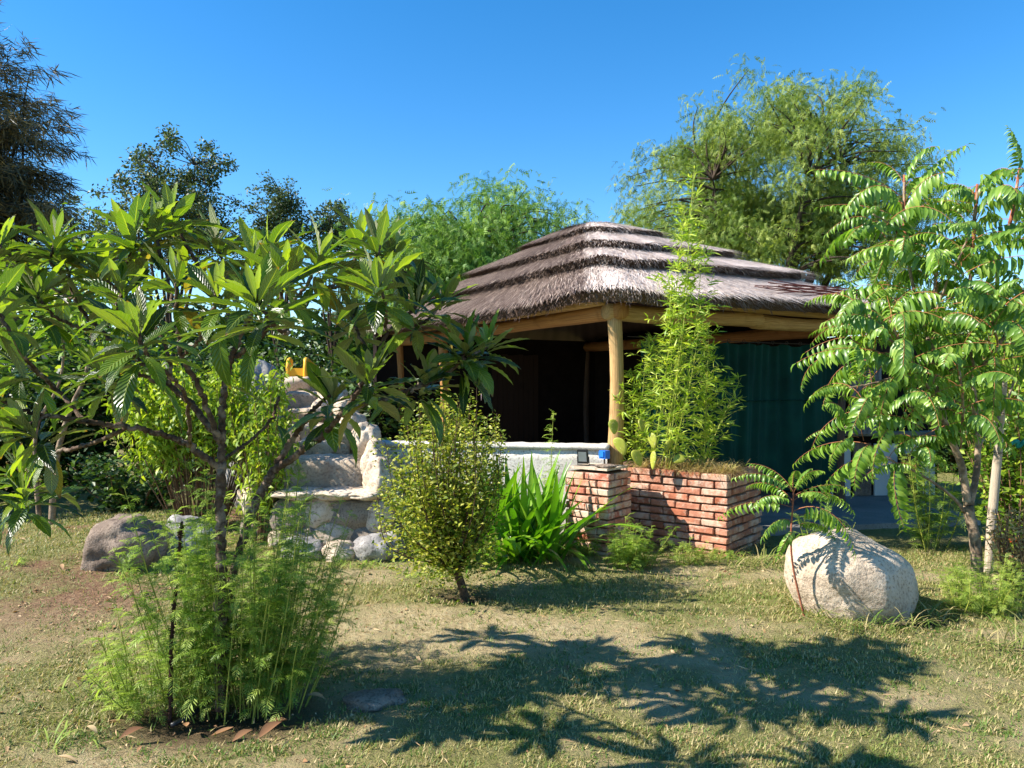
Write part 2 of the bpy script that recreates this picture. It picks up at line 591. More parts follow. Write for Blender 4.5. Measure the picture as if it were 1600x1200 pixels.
def curtain_mat():
    n = NT('curtain')
    f = n.noise(2.0, 4, 0.6, n.objco())
    c = n.ramp(f, [(0.3, lin(8, 50, 44)), (0.7, lin(18, 74, 64))])
    p = n.principled(c, 0.8, None, 0.2, link=False)
    tr = n.n('ShaderNodeBsdfTranslucent')
    n.l(c, tr.inputs['Color'])
    mx = n.n('ShaderNodeMixShader')
    mx.inputs[0].default_value = 0.25
    n.l(p.outputs[0], mx.inputs[1])
    n.l(tr.outputs[0], mx.inputs[2])
    n.l(mx.outputs[0], n.out.inputs[0])
    return n.m


M['curtain'] = curtain_mat()


def ground_mat():
    n = NT('ground')
    v = n.pos()
    at = n.n('ShaderNodeAttribute', attribute_name='tv')
    s = n.n('ShaderNodeSeparateXYZ')
    n.l(at.outputs['Vector'], s.inputs[0])
    green, red, dark = s.outputs[0], s.outputs[1], s.outputs[2]
    a = n.noise(2.2, 7, 0.65, v)
    b = n.noise(24, 6, 0.7, v)
    c3 = n.noise(110, 4, 0.7, v)
    sand = n.ramp(b, [(0.25, lin(148, 130, 96)), (0.5, lin(186, 168, 128)), (0.75, lin(210, 196, 160))])
    earth = n.ramp(b, [(0.25, lin(104, 78, 60)), (0.55, lin(150, 118, 92)), (0.8, lin(180, 150, 122))])
    turf = n.ramp(n.math('ADD', n.math('MULTIPLY', b, 0.6), n.math('MULTIPLY', c3, 0.4)),
                  [(0.3, lin(92, 98, 52)), (0.5, lin(136, 134, 82)), (0.68, lin(176, 164, 118))])
    soil = n.mix(red, sand, earth)
    gm = n.ramp(n.math('ADD', green, n.math('MULTIPLY', n.math('SUBTRACT', b, 0.5), 0.9)), [(0.35, (0, 0, 0)), (0.6, (1, 1, 1))])
    c = n.mix(gm, soil, turf)
    c = n.mix(n.ramp(c3, [(0.3, (0.5, 0.5, 0.5)), (0.46, (0, 0, 0))]), c, lin(96, 80, 58))
    c = n.mix(dark, c, lin(70, 54, 42))
    h = n.math('ADD', n.math('MULTIPLY', b, 1.0), n.math('MULTIPLY', c3, 0.5))
    n.principled(c, 0.95, n.bump(h, 0.05, 1.0), 0.1)
    return n.m


M['ground'] = ground_mat()

# ------------------------------------------------------------------ ground
def axis(lo, hi, step, far):
    core = np.arange(lo, hi, step)
    g, d, s = [], 0.0, step
    while d < far:
        s *= 1.28
        d += s
        g.append(d)
    g = np.array(g)
    return np.concatenate([lo - g[::-1], core, core[-1] + g])


def green_mask(x, y):
    g = 0.62 * fbm(x * 1.3, y * 1.3, 11, 4) + 0.38 * fbm(x * 4.2, y * 4.2, 31, 3) + 0.088
    g = g - 0.36 * np.exp(-(((x - 0.05) / 0.75) ** 2 + ((y - 4.75) / 0.45) ** 2))       # worn, sandy spots
    g = g - 0.32 * np.exp(-(((x + 0.75) / 0.5) ** 2 + ((y - 5.1) / 0.35) ** 2))
    g = g - 0.40 * np.exp(-(((x - 1.35) / 0.5) ** 2 + ((y - 6.55) / 0.22) ** 2))
    g = g - 0.26 * np.exp(-(((x + 1.75) / 0.55) ** 2 + ((y - 3.25) / 0.3) ** 2))
    g = g - 0.20 * np.exp(-(((x + 3.0) / 0.8) ** 2 + ((y - 5.2) / 0.9) ** 2))
    g = g + 0.10 * np.exp(-(((x - 1.0) / 1.4) ** 2 + ((y - 5.4) / 0.5) ** 2))
    return g


xs = axis(-4.4, 4.4, 0.034, 700)
ys = axis(2.4, 7.6, 0.034, 700)
X, Y = np.meshgrid(xs, ys)
Z = ground_h(X, Y)
fine = np.clip(1.3 - np.hypot(X / 6, (Y - 6) / 5), 0, 1)
Z = Z + (fbm(X * 7, Y * 7, 17, 3) - 0.5) * 0.03 * fine + (vnoise(X * 24, Y * 24, 27) ** 2 - 0.3) * 0.016 * fine
DISH = [(-1.38, 3.62, 0.55, 0.34), (-0.36, 5.58, 0.28, 0.2), (2.55, 5.05, 0.35, 0.25)]
dark = np.zeros_like(X)
for dx, dy, rx, ry in DISH:                                       # dug earth round the plants
    k = np.exp(-(((X - dx) / rx) ** 2 + ((Y - dy) / ry) ** 2) ** 1.6)
    Z = Z - 0.05 * k
    dark = np.maximum(dark, k)
green = green_mask(X, Y)
red = np.clip((-X - 1.6) / 1.2, 0, 1) * np.clip((Y - 4.0) / 1.5, 0, 1)
mb = MB()
nx, ny = len(xs), len(ys)
idx = np.arange(nx * ny).reshape(ny, nx)
Q = np.stack([idx[:-1, :-1], idx[:-1, 1:], idx[1:, 1:], idx[1:, :-1]], -1).reshape(-1, 4)
mb.add(np.stack([X, Y, Z], -1).reshape(-1, 3), [Q], np.stack([green, red, dark * 0.85], -1).reshape(-1, 3))
obj('ground', mb, M['ground'], kind='structure', label='dry sandy lawn with worn patches')

# ------------------------------------------------------------------ templates for leaves
def blade_t(segs=1, width=0.1, droop=0.0, fold=0.0, peak=0.45, across=1, twist=0.0):
    """a leaf along +X of length 1"""
    s = np.linspace(0, 1, segs + 1)
    w = np.where(s < peak, np.sin(s / peak * np.pi / 2) ** 0.8, np.cos((s - peak) / (1 - peak) * np.pi / 2) ** 0.9) * width / 2
    w = np.maximum(w, width * 0.03)
    ang = -droop * s
    dx = np.cos(ang)
    dz = np.sin(ang)
    x = np.concatenate([[0], np.cumsum((dx[1:] + dx[:-1]) / 2)]) / segs
    z = np.concatenate([[0], np.cumsum((dz[1:] + dz[:-1]) / 2)]) / segs
    cs = np.linspace(-1, 1, across + 1)
    V, A = [], []
    for i in range(segs + 1):
        for c in cs:
            zz = z[i] + fold * abs(c) * w[i]
            tw = twist * s[i]
            yy = c * w[i]
            V.append([x[i], yy * math.cos(tw), zz + yy * math.sin(tw)])
            A.append([s[i], c, 0])
    k = across + 1
    F = [[i * k + j, (i + 1) * k + j, (i + 1) * k + j + 1, i * k + j + 1] for i in range(segs) for j in range(across)]
    return np.array(V, float), [np.array(F)], np.array(A, float)


def diamond_t(width=0.45, fold=0.25):
    V = np.array([[0, 0, 0], [0.45, -width / 2, fold * width / 2], [0.45, width / 2, fold * width / 2], [1, 0, -0.08], [0.45, 0, 0]], float)
    F = np.array([[0, 1, 4], [0, 4, 2], [1, 3, 4], [4, 3, 2]])
    A = np.array([[0, 0, 0], [0.5, -1, 0], [0.5, 1, 0], [1, 0, 0], [0.5, 0, 0]], float)
    return V, [F], A


def quad_t(width=0.4):
    V = np.array([[0, 0, 0], [0.5, -width / 2, 0.05], [1, 0, 0], [0.5, width / 2, 0.05]], float)
    A = np.array([[0, 0, 0], [0.5, -1, 0], [1, 0, 0], [0.5, 1, 0]], float)
    return V, [np.array([[0, 1, 2, 3]])], A


def tri_t(width=0.3):
    V = np.array([[0, -width / 2, 0], [0, width / 2, 0], [1, 0, 0]], float)
    return V, [np.array([[0, 2, 1]])], np.array([[0, -1, 0], [0, 1, 0], [1, 0, 0]], float)


def pinnate_t(pairs, length=1.0, droop=0.6, leaflet=None, ll=0.22, sweep=0.5, hang=0.3, rng=None, terminal=True, rachis=0.006, bell=True, jitter=0.0, ribbon=False):
    """compound leaf along +X: a thin rachis with pairs of leaflets; returns rachis MB-style tuple and leaflet tuple"""
    rng = rng or RNG
    s = np.linspace(0.18, 0.97, pairs)
    ang = lambda t: 0.45 - droop * t
    tt = np.linspace(0, 1, 12)
    px = np.concatenate([[0], np.cumsum(np.cos(ang((tt[1:] + tt[:-1]) / 2)) * np.diff(tt))]) * length
    pz = np.concatenate([[0], np.cumsum(np.sin(ang((tt[1:] + tt[:-1]) / 2)) * np.diff(tt))]) * length
    mbl = MB()
    pos, D, U, S = [], [], [], []
    for q in s:
        p = np.array([np.interp(q, tt, px), 0, np.interp(q, tt, pz)])
        a = ang(q)
        t = np.array([math.cos(a), 0, math.sin(a)])
        up = np.array([-math.sin(a), 0, math.cos(a)])
        sz = ll * length * (0.55 + 0.45 * math.sin(min(1, (q - 0.05) * 1.15) * math.pi)) if bell else ll * length
        for sd in (-1, 1):
            d = t * sweep + np.array([0, sd, 0]) * 1.0 - np.array([0, 0, 1]) * hang * (0.8 + 0.4 * rng.random())
            d = d + jitter * (rng.random(3) - 0.5)
            pos.append(p + t * (rng.random() - 0.5) * 0.02 * length)
            D.append(d)
            U.append(up + 0.5 * (rng.random(3) - 0.5) + t * 0.25)
            S.append(sz * (0.9 + 0.2 * rng.random()))
    if terminal:
        a = ang(1.0)
        pos.append(np.array([px[-1], 0, pz[-1]]))
        D.append(np.array([math.cos(a), 0, math.sin(a)]))
        U.append(np.array([-math.sin(a), 0, math.cos(a)]))
        S.append(ll * length * 0.6)
    mbl.inst(leaflet, frames(np.array(D), np.array(U)), np.array(pos), np.array(S))
    mbr = MB()
    if ribbon:
        V = []
        for q in ((0, 6, 11) if pairs < 7 else (0, 4, 8, 11)):
            V += [[px[q], -rachis * length, pz[q]], [px[q], rachis * length, pz[q]]]
        mbr.add(V, [np.array([[0, 2, 3, 1], [2, 4, 5, 3], [4, 6, 7, 5]][:len(V) // 2 - 1])])
    else:
        mbr.tube(np.stack([px, px * 0, pz], -1), np.linspace(rachis, rachis * 0.4, 12) * length, 3, cap=False)
    return mbr, mbl


def as_t(*mbs):
    V, A, F, n = [], [], [], 0
    for m in mbs:
        for v, a in zip(m.v, m.a):
            V.append(v)
            A.append(a)
        for f in m.f:
            F.append(f + n)
        n += m.n
    F3 = [f for f in F if f.shape[1] == 3]
    F4 = [f for f in F if f.shape[1] == 4]
    out = []
    if F3:
        out.append(np.concatenate(F3))
    if F4:
        out.append(np.concatenate(F4))
    return np.concatenate(V), out, np.concatenate(A)


def rand_dirs(n, zmin=-1.0, zmax=1.0):
    z = RNG.uniform(zmin, zmax, n)
    a = RNG.uniform(0, 2 * np.pi, n)
    r = np.sqrt(np.maximum(0, 1 - z * z))
    return np.stack([r * np.cos(a), r * np.sin(a), z], -1)


# ------------------------------------------------------------------ grass (nobody could count it)
def make_grass():
    mb = MB()
    t1 = (np.array([[0, -.075, 0], [0, .075, 0], [1, 0, 0]], float), [np.array([[0, 2, 1]])], np.array([[0, -1, 0], [0, 1, 0], [1, 0, 0]], float))
    n = 1050000
    y = 2.6 + 6.6 * RNG.random(n) ** 1.25
    x = (RNG.random(n) - 0.5) * 2 * (0.72 * y + 0.3)
    g = green_mask(x, y)
    clump = vnoise(x * 14, y * 14, 71)
    slab = (x > 2.25 + 0.0 * y) & (y > 7.35 - 0.0 * x)
    keep = (RNG.random(n) < np.clip((g - 0.38) * 4.0, 0.16, 1.0) * np.clip((clump - 0.1) * 1.1, 0.15, 1.0)) & ~slab
    for dx, dy, rx, ry in DISH:
        keep &= ~((((x - dx) / rx) ** 2 + ((y - dy) / ry) ** 2 < 0.8) & (RNG.random(n) < 0.93))
    x, y, g = x[keep], y[keep], g[keep]
    n = len(x)
    z = ground_h(x, y) - 0.004
    d = rand_dirs(n, 0.12, 0.95)
    sc = RNG.uniform(0.012, 0.034, n) * (0.70 + 0.10 * y)
    rnd = np.clip((g - 0.45) * 1.7 + 0.25 + (vnoise(x * 5, y * 5, 91) - 0.5) * 0.5 + RNG.normal(0, 0.2, n), 0.0, 0.999)
    mb.inst(t1, frames(d, [0, 0, 1.0]), np.stack([x, y, z], -1), np.stack([sc, sc * 1.5, sc], -1), rnd)
    return obj('grass', mb, M['grass'], kind='stuff', label='short half dry lawn grass', category=None) if False else tag(
        obj('grass', mb, M['grass']), 'short half dry lawn grass', 'grass', None, 'stuff')


make_grass()


def tuft_stuff(name, spots, mat, label, cat='grass', blades=26, h=(0.1, 0.25), width=0.05, spread=0.05, droop=1.0):
    mb = MB()
    t = blade_t(4, width, droop, 0.2, 0.25, 1)
    for (x, y) in spots:
        n = blades
        d = rand_dirs(n, 0.55, 0.98)
        px = x + RNG.normal(0, spread, n)
        py = y + RNG.normal(0, spread, n)
        pos = np.stack([px, py, ground_h(px, py) - 0.005], -1)
        mb.inst(t, frames(d, [0, 0, 1.0]), pos, RNG.uniform(h[0], h[1], n))
    return tag(obj(name, mb, mat), label, cat, None, 'stuff')


def make_litter():
    mb = MB()
    t = blade_t(2, 0.5, 0.9, 0.5, 0.5, 2)
    n = 4200
    x = np.concatenate([RNG.normal(-2.9, 0.9, n // 2), RNG.uniform(-3, 3.5, n // 2)])
    y = np.concatenate([RNG.normal(5.9, 1.3, n // 2), RNG.uniform(3, 7, n // 2)])
    ok = (y > 2.8) & (y < 8.5)
    x, y = x[ok], y[ok]
    d = rand_dirs(len(x), -0.15, 0.25)
    sc = RNG.uniform(0.008, 0.022, len(x)) + (RNG.random(len(x)) < 0.1) * 0.025
    mb.inst(t, frames(d, norm(rand_dirs(len(x), 0.6, 1.0))), np.stack([x, y, ground_h(x, y) + 0.008], -1), sc)
    m = 1600
    x = np.concatenate([RNG.normal(-2.6, 1.2, m // 2), RNG.uniform(-3, 3.5, m // 2)])
    y = RNG.uniform(3.0, 7.2, m)
    sc = RNG.uniform(0.02, 0.085, m)
    mb.inst(quad_t(0.07), frames(rand_dirs(m, -0.05, 0.2), norm(rand_dirs(m, 0.6, 1.0))), np.stack([x, y, ground_h(x, y) + 0.012], -1), sc, RNG.random(m) * 0.6)
    tag(obj('leaf_litter', mb, M['litter']), 'scattered bits of dead leaves on the lawn', 'litter', None, 'stuff')


make_litter()

# ------------------------------------------------------------------ thatched pavilion
E1 = np.array([math.cos(math.radians(30)), math.sin(math.radians(30)), 0])       # along the front eave
E2 = np.array([-E1[1], E1[0], 0])                                                # along the flank, away from us
A0, B0 = 2.35, 3.4
KC = np.array([0.90, 7.12, 0])
CEN = KC + E1 * A0 * 0.955 + E2 * B0 * 0.955
Z_EAVE, H_ROOF = 2.32, 1.43


def roof_pt(th, f, lift=0.0):
    """th angle array, f height fraction array -> point on the thatch"""
    th, f = np.broadcast_arrays(np.asarray(th, float), np.asarray(f, float))
    a = A0 * (1 - f) + 0.07 * f
    b = B0 * (1 - f) + 0.20 * f
    e = 2.0 / (7.0 - 4.0 * f)
    ct, st = np.cos(th), np.sin(th)
    u = np.sign(ct) * np.abs(ct) ** e * a
    v = np.sign(st) * np.abs(st) ** e * b
    g = np.where(f < 0.8, f * 1.06, 0.848 + 0.152 * np.sin(np.clip((f - 0.8) / 0.2, 0, 1) * np.pi / 2))
    z = Z_EAVE + H_ROOF * g + lift
    z = z + 0.03 * np.sin(th * 5 + 1.3) * (1 - f) + 0.008 * np.sin(th * 11 + f * 9) * (1 - f)
    u = u - 0.12 * f
    v = v + 0.10 * f
    return CEN + u[..., None] * E1 + v[..., None] * E2 + z[..., None] * np.array([0, 0, 1.0])


pav = thing('thatched_pavilion', CEN * np.array([1, 1, 0]), 'open pavilion with four tiered thatched roof on log posts', 'pavilion')
_o = np.geomspace(1e-9, 0.35, 300)
_g = np.unique(np.concatenate([np.linspace(-np.pi, np.pi, 4000)] + [k * np.pi / 2 + sg * _o for k in range(-2, 3) for sg in (-1, 1)]))
_g = _g[(_g >= -np.pi) & (_g <= np.pi)]


def outline(f):
    p = roof_pt(_g, f)
    return np.concatenate([[0], np.cumsum(np.linalg.norm(np.diff(p, axis=0), axis=1))])


_L = outline(0.15)
TH = np.interp(np.linspace(0, _L[-1], 260, endpoint=False), _L, _g)
TIERS = [(-0.02, 0.44, 0.16), (0.255, 0.62, 0.21), (0.47, 0.86, 0.21), (0.725, 1.0, 0.17)]
# which slope a straw lies on: 1 = pale grey front slope, 0 = brown flank
def front_grey(th):
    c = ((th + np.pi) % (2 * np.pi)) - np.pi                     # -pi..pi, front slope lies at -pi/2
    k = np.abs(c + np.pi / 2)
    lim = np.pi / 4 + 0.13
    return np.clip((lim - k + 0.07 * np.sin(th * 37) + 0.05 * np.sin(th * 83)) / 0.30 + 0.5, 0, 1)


def make_tier(k, f0, f1, thk):
    mb = MB()
    rows = 9
    fr = np.linspace(f1, f0, rows)
    P_, A_ = [], []
    br = front_grey(TH)
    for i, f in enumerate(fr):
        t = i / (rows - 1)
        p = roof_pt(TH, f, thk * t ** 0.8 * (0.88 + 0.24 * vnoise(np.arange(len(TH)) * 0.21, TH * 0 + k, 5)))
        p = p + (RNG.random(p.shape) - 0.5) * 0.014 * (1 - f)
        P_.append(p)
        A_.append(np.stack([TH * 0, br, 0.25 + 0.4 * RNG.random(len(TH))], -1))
    def rings(P_, A_):
        V = np.concatenate(P_)
        n = len(TH)
        i = np.arange(len(P_) - 1)[:, None] * n
        j = np.arange(n)[None]
        kx = (j + 1) % n
        Q = np.stack([i + j, i + n + j, i + n + kx, i + kx], -1).reshape(-1, 4)
        mb.add(V, [Q], np.concatenate(A_))

    rings(P_, A_)
    n = len(TH)
    edge = P_[-1]
    lip = roof_pt(TH, f0 + 0.05, -0.03)                          # blunt, undercut stubble edge, then the underside
    lip = lip + (RNG.random(lip.shape) - 0.5) * 0.02
    a_ = np.stack([TH * 0, br * 0, 0.15 + 0.25 * RNG.random(n)], -1)
    rings([edge, lip], [a_, a_])
    rings([lip, roof_pt(TH, f1, -0.06)], [a_, a_])
    if f1 >= 1.0:
        top = roof_pt(TH, 1.0, 0.0)
        c = top.mean(0) + np.array([0, 0, 0.015])
        V2 = np.concatenate([top, [c]])
        jj = np.arange(n)
        mb.add(V2, [np.stack([jj, (jj + 1) % n, np.full(n, n)], -1)], np.tile([0, 0.1, 0.4], (n + 1, 1)))
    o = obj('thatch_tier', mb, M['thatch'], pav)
    # straw laid on the tier
    sb = MB()
    t2 = (np.array([[0, -.008, 0], [0, .008, 0], [.6, .009, .012], [.6, -.009, .012], [1, 0, 0]], float), [np.array([[0, 3, 2, 1]]), np.array([[3, 4, 2]])], np.array([[0, -1, 0], [0, 1, 0], [.6, 1, 0], [.6, -1, 0], [1, 0, 0]], float))
    N = int(42000 * (f1 - f0) * (1.15 - 0.5 * (f0 + f1)) / 0.5)
    dense = RNG.random(N)
    th = RNG.uniform(-np.pi * 1.28, 0.2, N)                        # the sides one can see
    # even along the outline, only the slopes one can see
    grid, L = _g, _L

    def pick(n):
        q = np.interp(RNG.random(int(n * 1.9)) * L[-1], L, grid)
        q = q[(q < 0.1) | (q > np.pi * 0.70)]
        return q[:n]

    th = pick(N)
    N = len(th)
    f = f0 + (f1 - f0) * RNG.random(N)
    t = (f1 - f) / (f1 - f0)
    p = roof_pt(th, f, thk * t ** 0.8)
    q = roof_pt(th, np.maximum(f - 0.03, -0.1), thk * np.minimum(1.1, (t + 0.03 / (f1 - f0))) ** 0.8)
    d = norm(q - p)
    side = norm(roof_pt(th + 0.002, f, 0) - roof_pt(th - 0.002, f, 0))
    nrm_ = np.cross(d, side)
    nrm_ = nrm_ * np.sign(nrm_[:, 2:3] + 1e-6)
    d = d + side * RNG.normal(0, 0.13, N)[:, None] + nrm_ * RNG.uniform(-0.02, 0.05, N)[:, None]
    ln = RNG.uniform(0.18, 0.42, N) * (1 - 0.45 * f)
    br = np.clip(front_grey(th) + RNG.normal(0, 0.08, N), 0, 1)
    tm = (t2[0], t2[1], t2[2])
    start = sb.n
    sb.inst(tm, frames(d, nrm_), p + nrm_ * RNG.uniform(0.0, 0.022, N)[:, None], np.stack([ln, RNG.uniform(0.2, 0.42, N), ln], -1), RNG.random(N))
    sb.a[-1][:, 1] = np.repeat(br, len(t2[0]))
    # ragged ends along the lip
    N2 = int(9000 * (1 - f0) + 1500)
    th = pick(N2)
    N2 = len(th)
    drop = RNG.random(N2) ** 1.6 * 0.9
    p = roof_pt(th, f0 + 0.015, thk * (1 - drop))
    out = norm((roof_pt(th, f0) - roof_pt(th, f0 + 0.05)) * np.array([1, 1, 0.6]))
    d = out + RNG.normal(0, 0.25, (N2, 3)) * np.array([1, 1, 0.6]) - np.array([0, 0, 0.25])
    ln = RNG.uniform(0.05, 0.15, N2)
    br = np.clip(front_grey(th) + RNG.normal(0, 0.1, N2), 0, 1) * (1 - drop)  # browner and darker lower down: shade under the lip put into the straw colour
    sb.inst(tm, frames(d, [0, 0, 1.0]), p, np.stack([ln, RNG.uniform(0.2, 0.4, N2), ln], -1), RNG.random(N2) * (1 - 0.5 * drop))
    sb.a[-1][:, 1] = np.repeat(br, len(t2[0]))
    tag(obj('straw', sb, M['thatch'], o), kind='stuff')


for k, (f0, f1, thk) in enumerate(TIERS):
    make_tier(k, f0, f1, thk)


def loc(a, b, z):
    """point in the pavilion's own axes, measured from the near eave corner"""
    return KC + E1 * a + E2 * b + np.array([0, 0, z])


def log(name, p0, p1, r0, r1, mat, parent, n=14, bend=0.02, sides=12):
    t = np.linspace(0, 1, n)[:, None]
    p = np.asarray(p0) * (1 - t) + np.asarray(p1) * t
    ph = RNG.random(3) * 6
    ax = np.stack([np.sin(t[:, 0] * 5 + ph[0]), np.sin(t[:, 0] * 4 + ph[1]), np.sin(t[:, 0] * 4.5 + ph[2])], -1) * bend
    p = p + ax
    mb = MB()
    rr = np.linspace(r0, r1, n) * (1 + 0.06 * np.sin(t[:, 0] * 9 + ph[0]))
    mb.tube(p, rr, sides, wob=0.05)
    return obj(name, mb, mat, parent)


INS = 0.36
# posts
PX = [(INS, INS), (INS, 4.4), (INS, 6.1), (4.15, INS + 0.3), (4.1, 3.2), (4.1, 6.1)]
for i, (a, b) in enumerate(PX):
    p = loc(a, b, 0)
    z0 = gz(p[0], p[1]) - 0.05
    r = 0.082 if i == 0 else 0.075
    log('post', p + [0, 0, z0], p + [0.0 if i else -0.02, 0, 2.20], r, r * 0.86, M['log'] if i == 0 else M['log_orange'] if i < 3 else M['stump'], pav, 22, 0.02)  # inner posts get dark stump wood: interior shade put into the colour
# wall plates and the purlins above them
log('beam', loc(INS - 0.03, INS - 0.12, 2.255), loc(INS, 6.3, 2.245), 0.08, 0.075, M['log_orange'], pav, 16, 0.012)
log('beam', loc(INS - 0.12, INS, 2.265), loc(2.35, INS - 0.03, 2.255), 0.085, 0.08, M['log'], pav, 14, 0.012)
log('beam', loc(2.25, INS - 0.01, 2.25), loc(4.3, INS, 2.25), 0.08, 0.082, M['log'], pav, 14, 0.012)
log('beam', loc(4.1, INS - 0.1, 2.24), loc(4.1, 6.2, 2.24), 0.085, 0.085, M['log_orange'], pav, 14, 0.012)
log('purlin', loc(INS - 0.14, INS + 0.02, 2.38), loc(INS - 0.12, 6.3, 2.38), 0.055, 0.05, M['log'], pav, 12, 0.01)
log('purlin', loc(INS, INS - 0.14, 2.395), loc(4.2, INS - 0.12, 2.375), 0.06, 0.055, M['log'], pav, 14, 0.012)
for a in np.linspace(0.5, 4.0, 6):
    e = loc(a, 0.12, 2.42)
    q = CEN + (e - CEN) * np.array([0.12, 0.12, 0]) + np.array([0, 0, Z_EAVE + H_ROOF * 0.82])
    log('rafter', e, q, 0.035, 0.03, M['log_orange'], pav, 6, 0.0, 7)
for b in np.linspace(0.7, 6.0, 7):
    e = loc(0.12, b, 2.42)
    q = CEN + (e - CEN) * np.array([0.12, 0.12, 0]) + np.array([0, 0, Z_EAVE + H_ROOF * 0.82])
    log('rafter', e, q, 0.035, 0.03, M['log_orange'], pav, 6, 0.0, 7)

RP = np.stack([E1, E2, [0, 0, 1.0]], -1)
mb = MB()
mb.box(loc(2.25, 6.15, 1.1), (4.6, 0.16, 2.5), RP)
obj('back_wall', mb, M['dark_wall'], pav, smooth=False)
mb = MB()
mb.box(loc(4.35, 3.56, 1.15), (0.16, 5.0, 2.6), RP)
obj('side_wall', mb, M['dark_wall'], pav, smooth=False)
# plank door panel in the dark at the back
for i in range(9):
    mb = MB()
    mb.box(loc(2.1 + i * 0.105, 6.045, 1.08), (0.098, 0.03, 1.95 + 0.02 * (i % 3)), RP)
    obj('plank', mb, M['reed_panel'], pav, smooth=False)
# concrete patio
mb = MB()
pp = [loc(0.5, 0.55, 0), loc(1.95, -0.18, 0), loc(4.4, -0.95, 0), loc(5.6, 0.8, 0), loc(4.6, 6.2, 0), loc(0.5, 6.2, 0)]
top = [np.array([p[0], p[1], 0.055]) for p in pp]
bot = [np.array([p[0], p[1], -0.12]) for p in pp]
mb.add(top + bot, [np.array([[i, (i + 1) % 6, 6 + (i + 1) % 6, 6 + i] for i in range(6)])[:, ::-1], np.array([[0, 1, 2], [0, 2, 3], [0, 3, 4], [0, 4, 5]])])
obj('patio', mb, M['concrete'], smooth=False, kind='structure', label='grey concrete floor slab of the pavilion')

# thin red canes laid over the front eave
mat_mb_parent = thing('cane_mat', loc(3.4, -0.1, 0) * np.array([1, 1, 0]) + np.array([0, 0, 2.4]), 'loose mat of dark red canes laid over the front eave of the thatch', 'cane mat')
for i in range(17):
    th0 = -np.pi / 2 - 0.16 + 0.02 * RNG.random()
    f0 = -0.015 + 0.0085 * i
    off = RNG.uniform(-0.1, 0.1)
    a0, a1 = 1.75 + off + i * 0.05, 4.35 + RNG.uniform(-0.2, 0.1)
    ts = np.linspace(0, 1, 9)
    pts = []
    for t_ in ts:
        a = a0 + (a1 - a0) * t_
        b = -0.13 + f0 * 2.6 + 0.10 * (t_ - 0.5) * (1 if i % 3 else -1.4)
        f = (b + 0.153) / 2.85
        zz = Z_EAVE + H_ROOF * f * 1.06 + 0.18 * min(1, max(0, (0.52 - f) / 0.54)) ** 0.8 + 0.035 + 0.012 * math.sin(a * 5 + i) - max(0, -f) * 6
        pts.append(loc(a, b, zz))
    mb = MB()
    mb.tube(np.array(pts), 0.0045, 4)
    obj('cane', mb, M['rust'], mat_mb_parent)

# green curtain under the front beam
def make_curtain():
    root = thing('curtain', loc(2.6, INS + 0.12, 0), 'dark green shade cloth curtain hung between pavilion posts', 'curtain')
    mb = MB()
    nu, nv = 260, 16
    a = np.linspace(0.75, 3.95, nu)
    zt = np.linspace(2.02, 0.30, nv)
    AA, ZZ = np.meshgrid(a, zt)
    t = (2.02 - ZZ) / 1.72
    fold = 0.055 * np.sin(AA * 17 + 3.0 * np.sin(AA * 2.3) + 0.8 * t * np.sin(AA * 5)) * (0.35 + 0.8 * t) * (0.6 + 0.4 * np.sin(AA * 4.1)) + 0.022 * np.sin(AA * 41 + t * 3 * np.sin(AA * 3)) * (1.2 - t) + 0.06 * np.sin(AA * 5 + t)
    sag = -0.03 * np.abs(np.sin(AA * 9.5)) * (1 - t) ** 4
    V = loc(0, 0, 0) + AA[..., None] * E1 + (INS + 0.14 + fold)[..., None] * E2 + (ZZ + sag)[..., None] * np.array([0, 0, 1.0])
    idx = np.arange(nu * nv).reshape(nv, nu)
    Q = np.stack([idx[:-1, :-1], idx[1:, :-1], idx[1:, 1:], idx[:-1, 1:]], -1).reshape(-1, 4)
    mb.add(V.reshape(-1, 3), [Q])
    obj('cloth', mb, M['curtain'], root)
    mb = MB()
    ts = np.linspace(0.6, 4.1, 30)
    w = np.array([loc(x, INS + 0.12, 2.035 - 0.012 * math.sin((x - 0.6) / 3.5 * math.pi)) for x in ts])
    mb.tube(w, 0.004, 5)
    obj('wire', mb, M['cable'], root)
    mb = MB()
    ts = np.linspace(0.75, 3.95, 200)
    w = np.array([loc(x, INS + 0.115 + 0.055 * math.sin(x * 17 + 3.0 * math.sin(x * 2.3) + 0.31 * math.sin(x * 5)) * 0.66 * (0.6 + 0.4 * math.sin(x * 4.1)) + 0.022 * math.sin(x * 41 + 1.15 * math.sin(x * 3)) * 0.82 + 0.06 * math.sin(x * 5 + 0.38), 1.36) for x in ts])
    mb.tube(w, 0.006, 4)
    obj('hem', mb, M['curtain'], root)
    for x in np.linspace(0.85, 3.9, 14):
        mb = MB()
        an = np.linspace(0, 2 * np.pi, 12)
        c = loc(x, INS + 0.12, 2.03)
        mb.tube(np.array([c + E2 * 0.02 * math.cos(q) + np.array([0, 0, 0.02 * math.sin(q)]) for q in an]), 0.0035, 4, cap=False)
        obj('ring', mb, M['cable'], root)


make_curtain()

